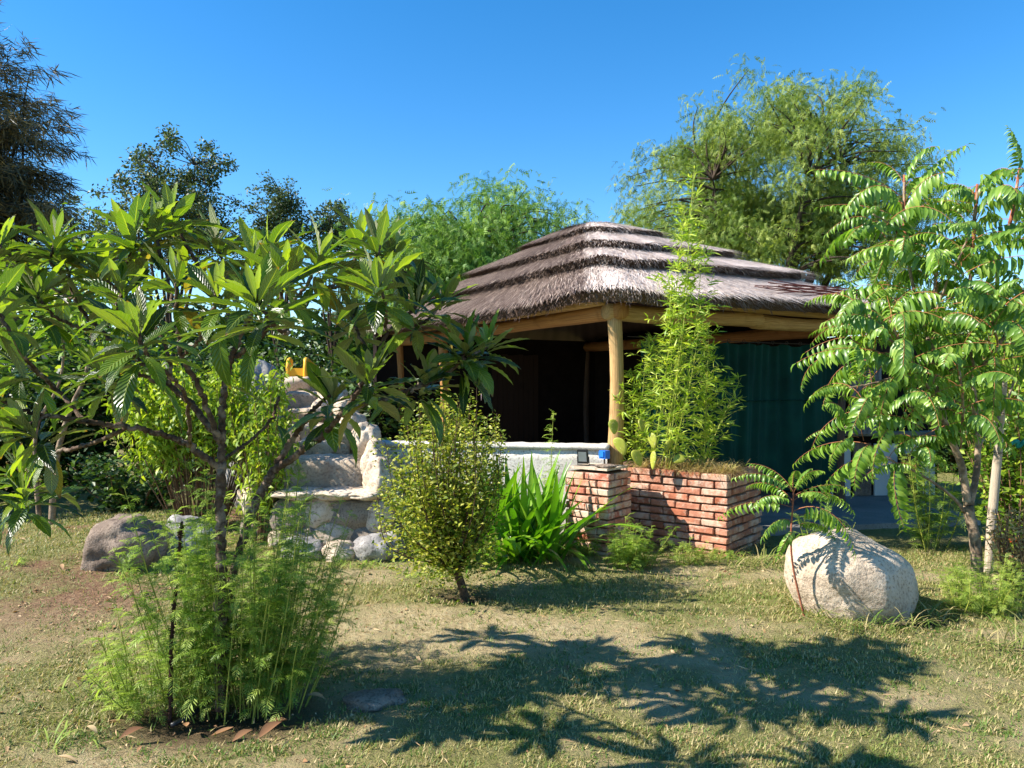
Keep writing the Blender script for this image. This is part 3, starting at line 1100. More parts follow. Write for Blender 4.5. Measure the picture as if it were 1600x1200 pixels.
# barbecue counter with white doors standing in the shade
def make_counter():
    c0 = P(1300, 776, 10.2)
    d = norm(np.array([1.0, 0.12, 0]))
    b = np.array([-d[1], d[0], 0])
    R = np.stack([d, b, [0, 0, 1.0]], -1)
    o = np.array([c0[0], c0[1], 0.05])
    root = thing('barbecue_counter', o, 'barbecue counter with white door panels under the thatch edge', 'counter')
    L = 1.55
    mb = MB()
    mb.box(o + d * L / 2 + b * 0.36 + [0, 0, 0.40], (L, 0.6, 0.80), R)
    obj('carcass', mb, M['dark_wall'], root, smooth=False)
    mb = MB()
    mb.box(o + d * L / 2 + b * 0.34 + [0, 0, 0.83], (L + 0.1, 0.72, 0.05), R)
    obj('counter_top', mb, M['concrete'], root, smooth=False)
    for a, w, h in ((0.14, 0.27, 0.78), (0.78, 0.33, 0.70), (1.28, 0.42, 0.70)):
        mb = MB()
        mb.box(o + d * a + b * 0.035 + [0, 0, h / 2], (w, 0.03, h), R)
        obj('door', mb, M['white_board'], root, smooth=False)
    mb = MB()
    mb.box(o + d * 0.44 + b * 0.03 + [0, 0, 0.36], (0.24, 0.05, 0.7), R)
    obj('pier', mb, M['rock_brown'], root, smooth=False)
    mb = MB()
    mb.box(o + d * 0.9 + b * 0.5 + [0, 0, 1.5], (1.3, 0.5, 1.3), R)
    obj('hood', mb, M['dark_wall'], root, smooth=False)
    # log stump in front
    p = o + d * 1.02 - b * 0.16
    st = thing('log_stump', p, 'dark upright tree stump before the white counter doors', 'stump')
    mb = MB()
    an = np.linspace(0, 1, 10)
    mb.tube(np.array([p + [0.01 * math.sin(q * 5), 0, 0.0 + q * 0.56] for q in an]), np.interp(an, [0, 0.2, 1], [0.15, 0.13, 0.125]), 16, wob=0.12)
    obj('trunk', mb, M['stump'], st)
    mb = MB()
    mb.tube(np.array([p + [0.01, 0, 0.561], p + [0.01, 0, 0.567]]), 0.11, 16)
    obj('cut_face', mb, M['log'], st)
    # grey ribbed sheet leaning behind
    g = thing('ribbed_sheet', P(1345, 640, 10.6) * np.array([1, 1, 0]) + np.array([0, 0, 0.05]), 'grey ribbed metal sheet upright behind the green curtain', 'metal sheet')
    mb = MB()
    uu = np.linspace(0, 0.42, 60)
    gp = P(1328, 640, 10.0)
    V, n = [], len(uu)
    for z in (0.9, 1.95):
        for q in uu:
            V.append([gp[0] + q, gp[1] + 0.018 * math.sin(q * 95), z])
    mb.add(V, [np.array([[i, i + 1, n + i + 1, n + i] for i in range(n - 1)])])
    obj('sheet', mb, plain_mat('grey_sheet', lin(128, 128, 132), 0.5, 0.3, 0.1), g)


make_counter()

# ------------------------------------------------------------------ rocks
def rock(name, c, r, mat, label, cat='rock', seed=0, rough=0.22, rot=0.0, group=None, parent=None, sub=4, flat=(), tilt=0.0, freq=1.3):
    import bmesh
    bm = bmesh.new()
    bmesh.ops.create_icosphere(bm, subdivisions=sub, radius=1.0)
    R = rotz(rot)
    ct, st_ = math.cos(tilt), math.sin(tilt)
    T = np.array([[ct, 0, st_], [0, 1, 0], [-st_, 0, ct]])
    for v in bm.verts:
        p = v.co.copy()
        q = p * freq + Vector((seed * 3.7, seed * 1.9, seed * 5.3))
        h = 1 + rough * (mnoise.noise(q) + 0.5 * mnoise.noise(q * 2.1) + 0.22 * mnoise.noise(q * 4.7) + 0.10 * mnoise.noise(q * 11) + 0.04 * mnoise.noise(q * 26))
        p = p * h
        for (nx_, ny_, nz_, dd) in flat:
            nn = Vector((nx_, ny_, nz_)).normalized()
            k = p.dot(nn) - dd
            if k > 0:
                p -= nn * k * 0.88
        w = T @ np.array([p.x * r[0], p.y * r[1], p.z * r[2]])
        v.co = Vector((R @ w).tolist())
    me = bpy.data.meshes.new(name)
    bm.to_mesh(me)
    bm.free()
    me.polygons.foreach_set('use_smooth', np.full(len(me.polygons), True))
    me.materials.append(mat)
    o = bpy.data.objects.new(name, me)
    col.objects.link(o)
    if parent:
        o.parent = parent
        o.location = Vector([float(a) for a in c]) - parent.location
    else:
        o.location = [float(a) for a in c]
        tag(o, label, cat, group)
    return o


# big pale boulder on the lawn
bp = P(1328, 905, 5.25)
rock('boulder', (bp[0], bp[1], 0.20), (0.44, 0.36, 0.335), M['rock_pale'], 'large pale egg shaped boulder with leaf shadows beside the sapling', 'boulder',
     seed=3, rough=0.105, tilt=0.42, flat=((0.6, -0.9, 0.3, 0.93),), sub=5)
bp = P(190, 860, 6.35)
rock('boulder', (bp[0], bp[1], gz(bp[0], bp[1]) + 0.09), (0.37, 0.30, 0.29), M['rock_brown'], 'rounded brown boulder beside the shrub with brown stems', 'boulder',
     seed=8, rough=0.2, tilt=-0.5, flat=((-1, -0.3, 0.6, 0.72),), sub=5)
bp = P(292, 860, 6.6)
rock('boulder', (bp[0], bp[1], gz(bp[0], bp[1]) + 0.10), (0.27, 0.24, 0.26), M['rock_grey'], 'smaller grey boulder behind the feathery weed clump', 'boulder', seed=12, rough=0.25)
for (u, v, Yd, r, sd, lb) in ((475, 862, 6.75, (0.19, 0.15, 0.13), 21, 'rounded grey white stone at stair foot nearest the weeds'),
                              (530, 872, 6.7, (0.15, 0.13, 0.11), 22, 'smallest tan stone at stair foot, middle of three'),
                              (588, 862, 6.75, (0.21, 0.16, 0.15), 23, 'white streaked stone at stair foot beside the yellow green bush'),
                              (612, 842, 6.95, (0.12, 0.1, 0.14), 24, 'upright pale stone tucked behind the white streaked stone')):
    p = P(u, v, Yd)
    rock('stone', (p[0], p[1], gz(p[0], p[1]) + r[2] * 0.55), r, M['rock_grey'] if sd != 22 else M['rock_step'], lb, 'stone', seed=sd, rough=0.25)
p = P(585, 1092, 3.78)
rock('flat_stone', (p[0], p[1], gz(p[0], p[1]) + 0.0), (0.15, 0.12, 0.045), M['rock_brown'], 'flat half buried stone on the lawn by the loquat', 'stone', seed=31, rough=0.25)

# ------------------------------------------------------------------ stone stairs
def make_stairs():
    base = P(510, 862, 7.15)
    st = thing('stone_stairs', (base[0], base[1], 0), 'rough pale stone stairs climbing between rocks beside the pavilion', 'stairs')

    def slab(name, u0, u1, vtop, Yd, depth, mat, seed, zbot=None, bulge=0.05):
        import bmesh
        p0, p1 = P(u0, vtop, Yd), P(u1, vtop, Yd)
        zt = p0[2]
        zb = zbot if zbot is not None else zt - 0.45
        w = p1[0] - p0[0]
        nx_, ny_, nz_ = 22, 10, 12
        V, idx = [], {}
        F = []

        def vert(i, j, k):
            key = (i, j, k)
            if key in idx:
                return idx[key]
            x, y, z = i / nx_, j / ny_, k / nz_
            q = np.array([p0[0] + w * x, Yd + depth * y, zb + (zt - zb) * z])
            # rounded nose and corners
            ex = min(x, 1 - x) * w
            r = 0.06
            if ex < r:
                q[2] -= (r - ex) ** 2 / r * 0.8 * z
            ey = y * depth
            if ey < r and z > 0.6:
                q[2] -= (r - ey) ** 2 / r * 0.5
            s = Vector((q[0] * 3.1 + seed, q[1] * 3.1, q[2] * 3.1))
            nv = np.array(mnoise.noise_vector(s)) * bulge + np.array(mnoise.noise_vector(s * 3.3)) * bulge * 0.4
            q = q + nv * np.array([1, 1, 0.6])
            if y == 0:
                q[1] += 0.05 * math.sin(z * math.pi) * (1 if zbot is None else 0.3)
            idx[key] = len(V)
            V.append(q)
            return idx[key]

        for i in range(nx_):
            for j in range(ny_):
                F.append([vert(i, j, nz_), vert(i + 1, j, nz_), vert(i + 1, j + 1, nz_), vert(i, j + 1, nz_)])
            for k in range(nz_):
                F.append([vert(i, 0, k), vert(i + 1, 0, k), vert(i + 1, 0, k + 1), vert(i, 0, k + 1)])
        for j in range(ny_):
            for k in range(nz_):
                F.append([vert(0, j + 1, k), vert(0, j, k), vert(0, j, k + 1), vert(0, j + 1, k + 1)])
                F.append([vert(nx_, j, k), vert(nx_, j + 1, k), vert(nx_, j + 1, k + 1), vert(nx_, j, k + 1)])
        mb = MB()
        mb.add(np.array(V), [np.array(F)])
        return obj(name, mb, mat, st)

    steps = [(436, 566, 716, 7.50, 0.5), (458, 548, 688, 7.90, 0.5), (470, 536, 662, 8.30, 0.5), (450, 505, 638, 8.70, 0.5), (440, 492, 612, 9.1, 0.5), (428, 482, 590, 9.5, 0.6)]
    slab('base', 426, 602, 782, 7.12, 0.55, M['rock_mortar'], 3, zbot=-0.1, bulge=0.03)
    for i, (u0, u1, v, Yd, dp) in enumerate(steps):
        slab('step', u0, u1, v, Yd, dp, M['rock_step'], 11 + i * 7, zbot=0.0 if i == 0 else None)
    # lip slabs of the lowest tread
    for (u, w, sd) in ((462, 0.27, 1), (520, 0.24, 2), (568, 0.2, 3)):
        p = P(u, 772, 7.12)
        rock('tread_stone', (p[0], p[1] + 0.12, p[2] - 0.01), (w, 0.24, 0.055), M['rock_step'], '', seed=40 + sd, rough=0.2, parent=st, sub=4)
    # rounded stones set in the base
    for i, (u, v, rx, rz) in enumerate(((452, 812, .17, .14), (498, 802, .15, .12), (545, 806, .17, .13), (590, 810, .12, .15), (470, 842, .16, .11), (520, 836, .17, .12), (572, 842, .16, .1), (436, 846, .1, .1))):
        p = P(u, v, 7.12)
        rock('stone', (p[0], p[1] + 0.03, p[2]), (rx * 1.15, 0.06, rz * 1.15), M['rock_step'] if i % 2 else M['rock_mortar'], '', seed=50 + i, rough=0.25, parent=st, sub=3)
    # rocks flanking the flight
    side = [(548, 668, 8.0, .15, .2, .20), (572, 690, 7.75, .16, .2, .20), (586, 720, 7.5, .14, .2, .20), (592, 752, 7.3, .15, .2, .22), (540, 645, 8.4, .14, .2, .17),
            (412, 712, 7.7, .15, .2, .15), (424, 745, 7.45, .13, .2, .16), (402, 780, 7.4, .16, .2, .18), (426, 680, 8.1, .14, .22, .15),
            (502, 640, 8.6, .1, .15, .12), (520, 622, 8.9, .16, .2, .2)]
    for i, (u, v, Yd, rx, ry, rz) in enumerate(side):
        p = P(u, v, Yd)
        rock('side_stone', (p[0], p[1], p[2]), (rx, ry, rz), M['rock_step'], '', seed=70 + i, rough=0.28, parent=st, sub=4)
        # fill below so that nothing hangs
        if p[2] - rz * 0.7 > 0.15:
            rock('side_stone', (p[0], p[1] + 0.06, (p[2] - rz * 0.6) / 2), (rx * 1.05, ry, (p[2] - rz * 0.4) / 2 + 0.06), M['rock_mortar'], '', seed=90 + i, rough=0.2, parent=st, sub=3)
    # core mass under the flight
    for i, (u, v, Yd) in enumerate(((490, 690, 8.2), (470, 640, 8.9), (455, 620, 9.6))):
        p = P(u, v, Yd)
        rock('core', (p[0], p[1], p[2] / 2 - 0.12), (0.36, 0.4, p[2] / 2 + 0.02), M['rock_mortar'], '', seed=130 + i, rough=0.15, parent=st, sub=3)
    return st


make_stairs()
p = P(408, 608, 9.0)
rock('boulder', (p[0], p[1], 0.80), (0.40, 0.36, 0.98), M['rock_grey'], 'tall grey boulder rising at the head of the stone stairs', 'boulder', seed=15, rough=0.18, sub=5)

# yellow slide at the head of the stairs
def make_slide():
    p = P(464, 590, 9.75)
    root = thing('garden_slide', p, 'yellow plastic slide head above the stone stairs', 'slide')
    for s in (-1, 1):
        mb = MB()
        pts = [[p[0] + s * 0.11, p[1], p[2] - 0.18], [p[0] + s * 0.11, p[1], p[2] + 0.16], [p[0] + s * 0.12, p[1] + 0.15, p[2] + 0.2], [p[0] + s * 0.3, p[1] + 0.9, p[2] - 0.2], [p[0] + s * 0.11 + 0.2, p[1] + 1.8, p[2] - 0.9]]
        mb.tube(curve(pts, 6), 0.03, 8)
        obj('rail', mb, M['yellow_plastic'], root)
    mb = MB()
    mb.box([p[0], p[1], p[2] + 0.07], (0.22, 0.03, 0.10))
    obj('crossbar', mb, M['yellow_plastic'], root, smooth=False)
    mb = MB()
    n = 10
    V = []
    for i in range(n):
        t = i / (n - 1)
        c = np.array([p[0] + 0.1 * t, p[1] + 0.05 + 1.7 * t, p[2] - 0.08 - 0.85 * t])
        for a in np.linspace(-1, 1, 7):
            V.append(c + [a * 0.16, 0, 0.07 * a * a])
    mb.add(V, [np.array([[i * 7 + j, i * 7 + j + 1, (i + 1) * 7 + j + 1, (i + 1) * 7 + j] for i in range(n - 1) for j in range(6)])])
    obj('chute', mb, M['yellow_plastic'], root)


make_slide()

# ------------------------------------------------------------------ low wall, brick pier and planter
def make_low_wall():
    z1 = 0.955
    y0 = 7.72
    x0, x1 = -1.42, 0.95
    root = thing('low_wall', ((x0 + x1) / 2, y0, 0), 'low whitewashed masonry wall in front of the dark pavilion', 'wall')
    n, k = 60, 10
    V = []
    for i in range(n):
        x = x0 + (x1 - x0) * i / (n - 1)
        for j in range(k):
            z = -0.1 + 1.01 * j / (k - 1)
            V.append([x, y0 + 0.012 * mnoise.noise(Vector((x * 4, 0, z * 4))) + 0.006 * mnoise.noise(Vector((x * 15, 3, z * 15))), z])
        V.append([x, y0 + 0.2, 0.91])
        V.append([x, y0 + 0.2, -0.1])
    k += 2
    mb = MB()
    mb.add(V, [np.array([[i * k + j, (i + 1) * k + j, (i + 1) * k + j + 1, i * k + j + 1] for i in range(n - 1) for j in range(k - 1)]), np.array([[0, 9, 10, 11][::-1], [(n - 1) * k + q for q in (0, 9, 10, 11)]])])
    obj('plaster', mb, M['whitewash'], root)
    # uneven cap
    mb = MB()
    n = 60
    V = []
    for i in range(n):
        x = x0 - 0.02 + (x1 - x0 + 0.04) * i / (n - 1)
        w = 0.003 * math.sin(i * 0.9) + RNG.normal(0, 0.0018)
        for (yy, zz) in ((-0.025, 0.905), (-0.028 + w, 0.948 + w * 0.5), (0.02, z1 + w), (0.2, z1 + w), (0.235, 0.94), (0.23, 0.905)):
            V.append([x, y0 + yy, zz])
    k = 6
    F = [[i * k + j, (i + 1) * k + j, (i + 1) * k + j + 1, i * k + j + 1] for i in range(n - 1) for j in range(k - 1)]
    F += [[i * k + 5, (i + 1) * k + 5, (i + 1) * k, i * k] for i in range(n - 1)]
    mb.add(V, [np.array(F), np.array([[0, 1, 2, 3], [(n - 1) * k + 3, (n - 1) * k + 2, (n - 1) * k + 1, (n - 1) * k]])])
    obj('coping', mb, M['whitewash'], root)
    root.rotation_euler.z = math.radians(-11)


make_low_wall()

THETA = math.radians(38)
FD = np.array([math.cos(THETA), -math.sin(THETA), 0])           # along the planter front, to its near corner
SD = np.array([math.sin(THETA), math.cos(THETA), 0])            # along its side, away
RB = np.stack([FD, SD, [0, 0, 1.0]], -1)
CH = 0.0705


def brick_mesh(seed):
    import bmesh
    bm = bmesh.new()
    bmesh.ops.create_cube(bm, size=1.0)
    bmesh.ops.scale(bm, vec=(0.242, 0.115, 0.057), verts=bm.verts)
    bmesh.ops.bevel(bm, geom=bm.edges[:], offset=0.006, segments=1, affect='EDGES')
    for v in bm.verts:
        q = v.co * 14 + Vector((seed * 4.1, seed * 2.3, 0))
        v.co += Vector(mnoise.noise_vector(q)) * 0.0075
    me = bpy.data.meshes.new('brick')
    bm.to_mesh(me)
    bm.free()
    return me


def make_planter():
    Rc = P(1136, 872, 6.85)
    Rc[2] = 0
    top = 11
    root = thing('brick_planter', (Rc[0], Rc[1], 0), 'weathered red brick planter box with pale brick pier, bamboo growing in it', 'planter')
    meshes = {}
    for nm in ('brick', 'brick_pale'):
        meshes[nm] = []
        for s in range(5):
            me = brick_mesh(s + (9 if nm == 'brick_pale' else 0))
            me.materials.append(M[nm])
            meshes[nm].append(me)

    def brick(c, R, ln, nm):
        o = bpy.data.objects.new('brick', random.choice(meshes[nm]))
        col.objects.link(o)
        o.parent = root
        a = random.uniform(-0.012, 0.012)
        place(o, R @ rotz(a), c, (ln / 0.242, 1, 1 + random.uniform(-0.06, 0.05)))

    R2 = np.stack([SD, -FD, [0, 0, 1.0]], -1)

    def run(p0, d, R, L, course, nm, start, inward):
        """bricks laid from the corner p0 along d for length L"""
        z = 0.035 + course * CH - 0.03
        q = start
        while q < L - 0.03:
            ln = 0.242 * random.uniform(0.97, 1.03)
            if L - q - ln < 0.06:
                ln = L - q
            c = np.asarray(p0) + d * (q + ln / 2) + [0, 0, z + random.uniform(-0.004, 0.004)]
            c = c + inward * (0.0575 + random.uniform(-0.008, 0.006))
            brick(c, R, ln, nm)
            q += ln + random.uniform(0.010, 0.017)

    LF, LS = 1.42, 0.86
    for c in range(top):
        odd = c % 2
        run(Rc, -FD, RB, LF, c, 'brick', 0.13 if odd else 0.0, SD)
        run(Rc, SD, R2, LS, c, 'brick', 0.0 if odd else 0.13, -FD)
    mb = MB()
    mb.box(Rc - FD * (LF / 2) + SD * (LS / 2) + [0, 0, 0.355], (LF - 0.056, LS - 0.056, 0.73), RB)
    obj('mortar', mb, M['mortar'], root, smooth=False)
    mb = MB()
    gxx = np.linspace(0.03, LF - 0.03, 26)
    gyy = np.linspace(0.03, LS - 0.03, 16)
    V = [Rc - FD * a + SD * b + [0, 0, 0.728 + 0.045 * math.sin(a * 3) * math.sin(b * 4) ** 2 + RNG.normal(0, 0.006)] for a in gxx for b in gyy]
    k = len(gyy)
    mb.add(V, [np.array([[i * k + j, i * k + j + 1, (i + 1) * k + j + 1, (i + 1) * k + j] for i in range(len(gxx) - 1) for j in range(k - 1)])])
    obj('earth', mb, M['soil'], root)
    # the paler pier
    Pc = P(950, 0, 6.88)
    Pc[2] = 0
    WP, DP = 0.46, 0.42
    for c in range(top):
        odd = c % 2
        run(Pc, -FD, RB, WP, c, 'brick_pale', 0.13 if odd else 0.0, SD)
        run(Pc, SD, R2, DP, c, 'brick_pale', 0.0 if odd else 0.13, -FD)
    mb = MB()
    mb.box(Pc - FD * WP / 2 + SD * DP / 2 + [0, 0, 0.365], (WP - 0.05, DP - 0.05, 0.75), RB)
    obj('mortar', mb, M['mortar'], root, smooth=False)
    mb = MB()
    mb.box(Pc - FD * (WP / 2) + SD * (DP / 2) + [0, 0, 0.775], (WP - 0.05, DP - 0.05, 0.02), RB)
    obj('cement_cap', mb, M['rock_step'], root, smooth=False)
    return Rc, Pc, LF, LS


RC, PC, LF, LS = make_planter()


def make_floodlight():
    p = PC - FD * 0.33 + SD * 0.10 + np.array([0, 0, 0.788])
    root = thing('floodlight', p, 'small black floodlight standing on the pale brick pier', 'floodlight')
    d = norm(np.array([-0.35, -0.9, 0]))
    sx = np.array([-d[1], d[0], 0])
    R0 = np.stack([sx, -d, [0, 0, 1.0]], -1)
    tl = math.radians(14)
    Rx = np.array([[1, 0, 0], [0, math.cos(tl), -math.sin(tl)], [0, math.sin(tl), math.cos(tl)]])
    R = R0 @ Rx
    c = p + [0, 0, 0.085]
    mb = MB()
    mb.box(c, (0.10, 0.028, 0.13), R)
    h = obj('housing', mb, M['black_plastic'], root, smooth=False)
    mb = MB()
    mb.box(c + R @ np.array([0, -0.0165, 0.004]), (0.078, 0.004, 0.092), R)
    obj('lens', mb, M['lens_glass'], root, smooth=False)
    for k in range(5):
        mb = MB()
        mb.box(c + R @ np.array([-0.036 + k * 0.018, 0.022, 0]), (0.004, 0.016, 0.10), R)
        obj('cooling_fin', mb, M['black_plastic'], h, smooth=False)
    mb = MB()
    mb.tube(np.array([c + R @ np.array([-0.056, 0.0, 0.0]), p + R0 @ np.array([-0.056, 0.02, 0.005]), p + R0 @ np.array([0.056, 0.02, 0.005]), c + R @ np.array([0.056, 0, 0])]), 0.005, 6)
    obj('bracket', mb, M['black_plastic'], root)
    q = PC - FD * 0.17 + SD * 0.22 + np.array([0, 0, 0.788])
    ob = thing('power_socket', q, 'bright blue plastic power socket beside the black floodlight', 'power socket')
    mb = MB()
    mb.tube(np.array([q + [0, 0, 0.0], q + [0, 0, 0.075]]), 0.008, 8)
    obj('stem', mb, M['cable'], ob)
    mb = MB()
    mb.box(q + [0, 0, 0.105], (0.085, 0.06, 0.075), RB @ rotz(-0.3))
    bx = obj('body', mb, M['blue_plastic'], ob, smooth=False)
    mb = MB()
    mb.box(q + RB @ rotz(-0.3) @ np.array([0, -0.036, 0.11]), (0.062, 0.014, 0.05), RB @ rotz(-0.3))
    obj('lid', mb, M['blue_plastic'], ob, smooth=False)
    cb = MB()
    cb.tube(curve([q + [0, 0, 0.01], q + [-0.06, -0.03, 0.006], q + [-0.1, 0.04, 0.006], p + [0.06, 0.04, 0.006]], 6), 0.004, 5)
    obj('cable', cb, M['cable'], ob)
    rock('stone', tuple(PC - FD * 0.07 + SD * 0.09 + np.array([0, 0, 0.80])), (0.10, 0.05, 0.022), M['rock_brown'], 'small flat stone on top of the pale brick pier', 'stone', seed=77, sub=3, rough=0.3)


make_floodlight()

# ------------------------------------------------------------------ loquat tree (hero, on the lawn)
LY = 3.55


def loquat_leaf_mesh(droop, width, mat, seed):
    r = np.random.default_rng(seed)
    V, F, A = blade_t(12, width, droop, 0.28, 0.6, 4)
    V = V.copy()
    # margins ripple with the side veins
    V[:, 2] += 0.010 * np.sin(A[:, 0] * 2 * np.pi * 6 - np.abs(A[:, 1]) * 2) * np.abs(A[:, 1])
    V[:, 1] += 0.03 * r.normal() * A[:, 0] ** 2
    mb = MB()
    A = A.copy()
    A[:, 2] = 0.0
    mb.add(V, F, A)
    return mb.mesh('leaf', mat), (V, F, A)


def make_loquat():
    base = P(345, 1098, LY + 0.08)
    base[2] = gz(base[0], base[1]) - 0.06
    root = thing('loquat_tree', base, 'young loquat tree with large ribbed leaves rising from the feathery weeds', 'tree')
    b = LY + 0.08

    def br(name, pts, r0, r1, sides=9, n=14):
        c = curve([P(*q) for q in pts], n)
        mb = MB()
        r0, r1 = r0 * 0.88, r1 * 0.9
        k = len(c)
        c = c + RNG.normal(0, 0.0035, c.shape)
        rr = np.linspace(r0, r1, k) * (1 + 0.14 * (RNG.random(k) - 0.4))
        mb.tube(c, rr, sides, wob=0.28)
        obj(name, mb, M['loquat_bark'], root)
        return c

    T = [(345, 1112, b), (342, 1000, b), (346, 900, b - 0.01), (344, 810, b), (346, 735, b)]
    br('trunk', T, 0.028, 0.024, 10)
    tips = []

    def limb(pts, r0, r1=0.008, tip=True, w=1.0):
        c = br('branch', pts, r0, r1)
        if tip:
            tips.append((c[-1], norm(c[-1] - c[-5]), w))
        return c

    # limbs (photo pixel, depth)
    limb([(346, 735, b), (297, 697, b - .05), (259, 681, b - .10), (200, 667, b - .18), (134, 659, b - .28), (75, 650, b - .4), (40, 668, b - .46)], 0.019)
    limb([(200, 667, b - .18), (150, 690, b - .1), (100, 704, b + .05), (50, 720, b + .1), (28, 735, b + .1)], 0.012)
    limb([(345, 690, b), (300, 634, b + .06), (266, 603, b + .10), (215, 562, b + .2), (160, 520, b + .3), (118, 470, b + .36), (104, 408, b + .4)], 0.018)
    limb([(262, 606, b + .10), (225, 588, b + .02), (187, 578, b - .06), (152, 574, b - .12)], 0.010)
    limb([(266, 603, b + .1), (262, 550, b + .16), (225, 490, b + .26), (180, 450, b + .34), (155, 420, b + .4)], 0.011)
    limb([(343, 690, b), (312, 609, b - .1), (284, 555, b - .18), (277, 500, b - .25), (276, 435, b - .3)], 0.016)
    limb([(277, 500, b - .25), (262, 440, b - .05), (248, 390, b + .05), (240, 352, b + .1)], 0.010)
    limb([(346, 735, b), (347, 675, b + .02), (350, 612, b + .06), (362, 556, b + .1), (372, 531, b + .12), (350, 480, b + .15), (318, 430, b + .2), (290, 380, b + .22), (264, 330, b + .22)], 0.021)
    limb([(372, 531, b + .12), (398, 480, b + .1), (406, 440, b + .08), (395, 398, b + .05)], 0.013)
    limb([(402, 470, b + .1), (418, 420, b + .22), (420, 385, b + .3)], 0.010)
    limb([(368, 560, b + .1), (405, 528, b + .06), (437, 490, b), (475, 452, b - .05), (500, 400, b - .08)], 0.014)
    limb([(450, 478, b), (500, 455, b + .16), (548, 425, b + .3), (562, 372, b + .4)], 0.010)
    limb([(500, 455, b + .16), (545, 440, b + .1), (585, 410, b + .05), (594, 376, b + .05)], 0.009)
    limb([(344, 720, b), (375, 700, b + .15), (420, 660, b + .3), (436, 620, b + .4)], 0.009, w=0.12)
    # second stem, leaning
    F0 = [(348, 1100, b + .03), (362, 920, b + .10), (382, 835, b + .12), (405, 775, b + .13), (428, 735, b + .13)]
    br('trunk', F0, 0.022, 0.022, 10)
    limb([(426, 738, b + .13), (455, 690, b + .16), (478, 655, b + .18), (498, 632, b + .16), (520, 615, b + .1)], 0.019)
    limb([(428, 735, b + .13), (470, 706, b + .06), (505, 680, b), (530, 650, b - .06), (556, 618, b - .12), (576, 582, b - .16)], 0.021)
    limb([(530, 650, b - .06), (570, 632, b + .06), (620, 618, b + .18), (655, 600, b + .24), (676, 590, b + .25)], 0.012)
    limb([(552, 620, b - .1), (585, 570, b - .02), (605, 520, b + .06), (640, 490, b + .08), (652, 474, b + .08)], 0.012)
    limb([(620, 510, b + .07), (660, 505, b + .2), (685, 480, b + .26), (694, 462, b + .28)], 0.009)
    limb([(640, 612, b + .2), (690, 590, b + .22), (718, 565, b + .22), (730, 542, b + .2)], 0.009)
    limb([(718, 565, b + .22), (745, 552, b + .3), (766, 538, b + .34)], 0.008)
    limb([(585, 570, b - .02), (560, 520, b + .15), (550, 490, b + .25)], 0.009)
    limb([(640, 490, b + .08), (640, 440, b + .2), (625, 415, b + .28), (615, 388, b + .3)], 0.008)
    # limbs from the far side of the crown, filling the left
    limb([(134, 659, b - .28), (90, 610, b - .2), (50, 575, b - .12), (22, 552, b - .1)], 0.010)
    limb([(160, 520, b + .3), (105, 505, b + .2), (70, 480, b + .1), (56, 455, b + .05)], 0.010)
    limb([(90, 610, b - .2), (40, 560, b - .5), (5, 500, b - .6), (-25, 470, b - .6)], 0.009)
    limb([(75, 650, b - .4), (30, 640, b - .5), (-20, 610, b - .5), (-40, 590, b - .5)], 0.009)
    limb([(215, 562, b + .2), (190, 520, b + .05), (185, 480, b - .05), (192, 455, b - .1)], 0.009)
    limb([(284, 555, b - .18), (320, 520, b - .35), (335, 480, b - .42), (338, 452, b - .45)], 0.009)
    limb([(437, 490, b), (440, 450, b - .3), (450, 425, b - .4)], 0.009)
    limb([(50, 720, b + .1), (45, 760, b - .05), (38, 770, b - .1)], 0.007, w=0.8)
    limb([(398, 480, b + .1), (360, 440, b + .3), (345, 400, b + .4), (335, 372, b + .45)], 0.009)
    limb([(118, 470, b + .36), (60, 440, b + .5), (15, 420, b + .55), (-10, 400, b + .6)], 0.008)

    limb([(104, 440, b + .4), (80, 410, b + .3), (85, 385, b + .25), (88, 372, b + .25)], 0.008)
    limb([(60, 440, b + .5), (30, 410, b + .2), (10, 395, b + .1), (-5, 378, b + .1)], 0.008)
    limb([(180, 450, b + .34), (200, 410, b + .1), (205, 380, b), (200, 362, b)], 0.008)
    limb([(297, 697, b - .05), (290, 620, b - .5), (235, 560, b - .75), (215, 520, b - .85)], 0.010)
    limb([(437, 490, b), (450, 520, b - .5), (420, 500, b - .8), (400, 460, b - .9)], 0.009)
    limb([(605, 520, b + .06), (600, 470, b - .3), (590, 440, b - .45)], 0.009)
    # leaf whorls
    kinds = []
    for i, (dr, w) in enumerate(((0.1, 0.25), (0.35, 0.28), (0.65, 0.27), (1.0, 0.29), (0.5, 0.25), (1.5, 0.28))):
        kinds.append(loquat_leaf_mesh(dr, w, M['loquat_leaf'], 100 + i))
    young = [loquat_leaf_mesh(dr, w, M['loquat_young'], 120 + i) for i, (dr, w) in enumerate(((0.05, 0.2), (0.25, 0.24)))]
    old = [loquat_leaf_mesh(1.3, 0.3, M['loquat_old'], 140)]
    leaves = []
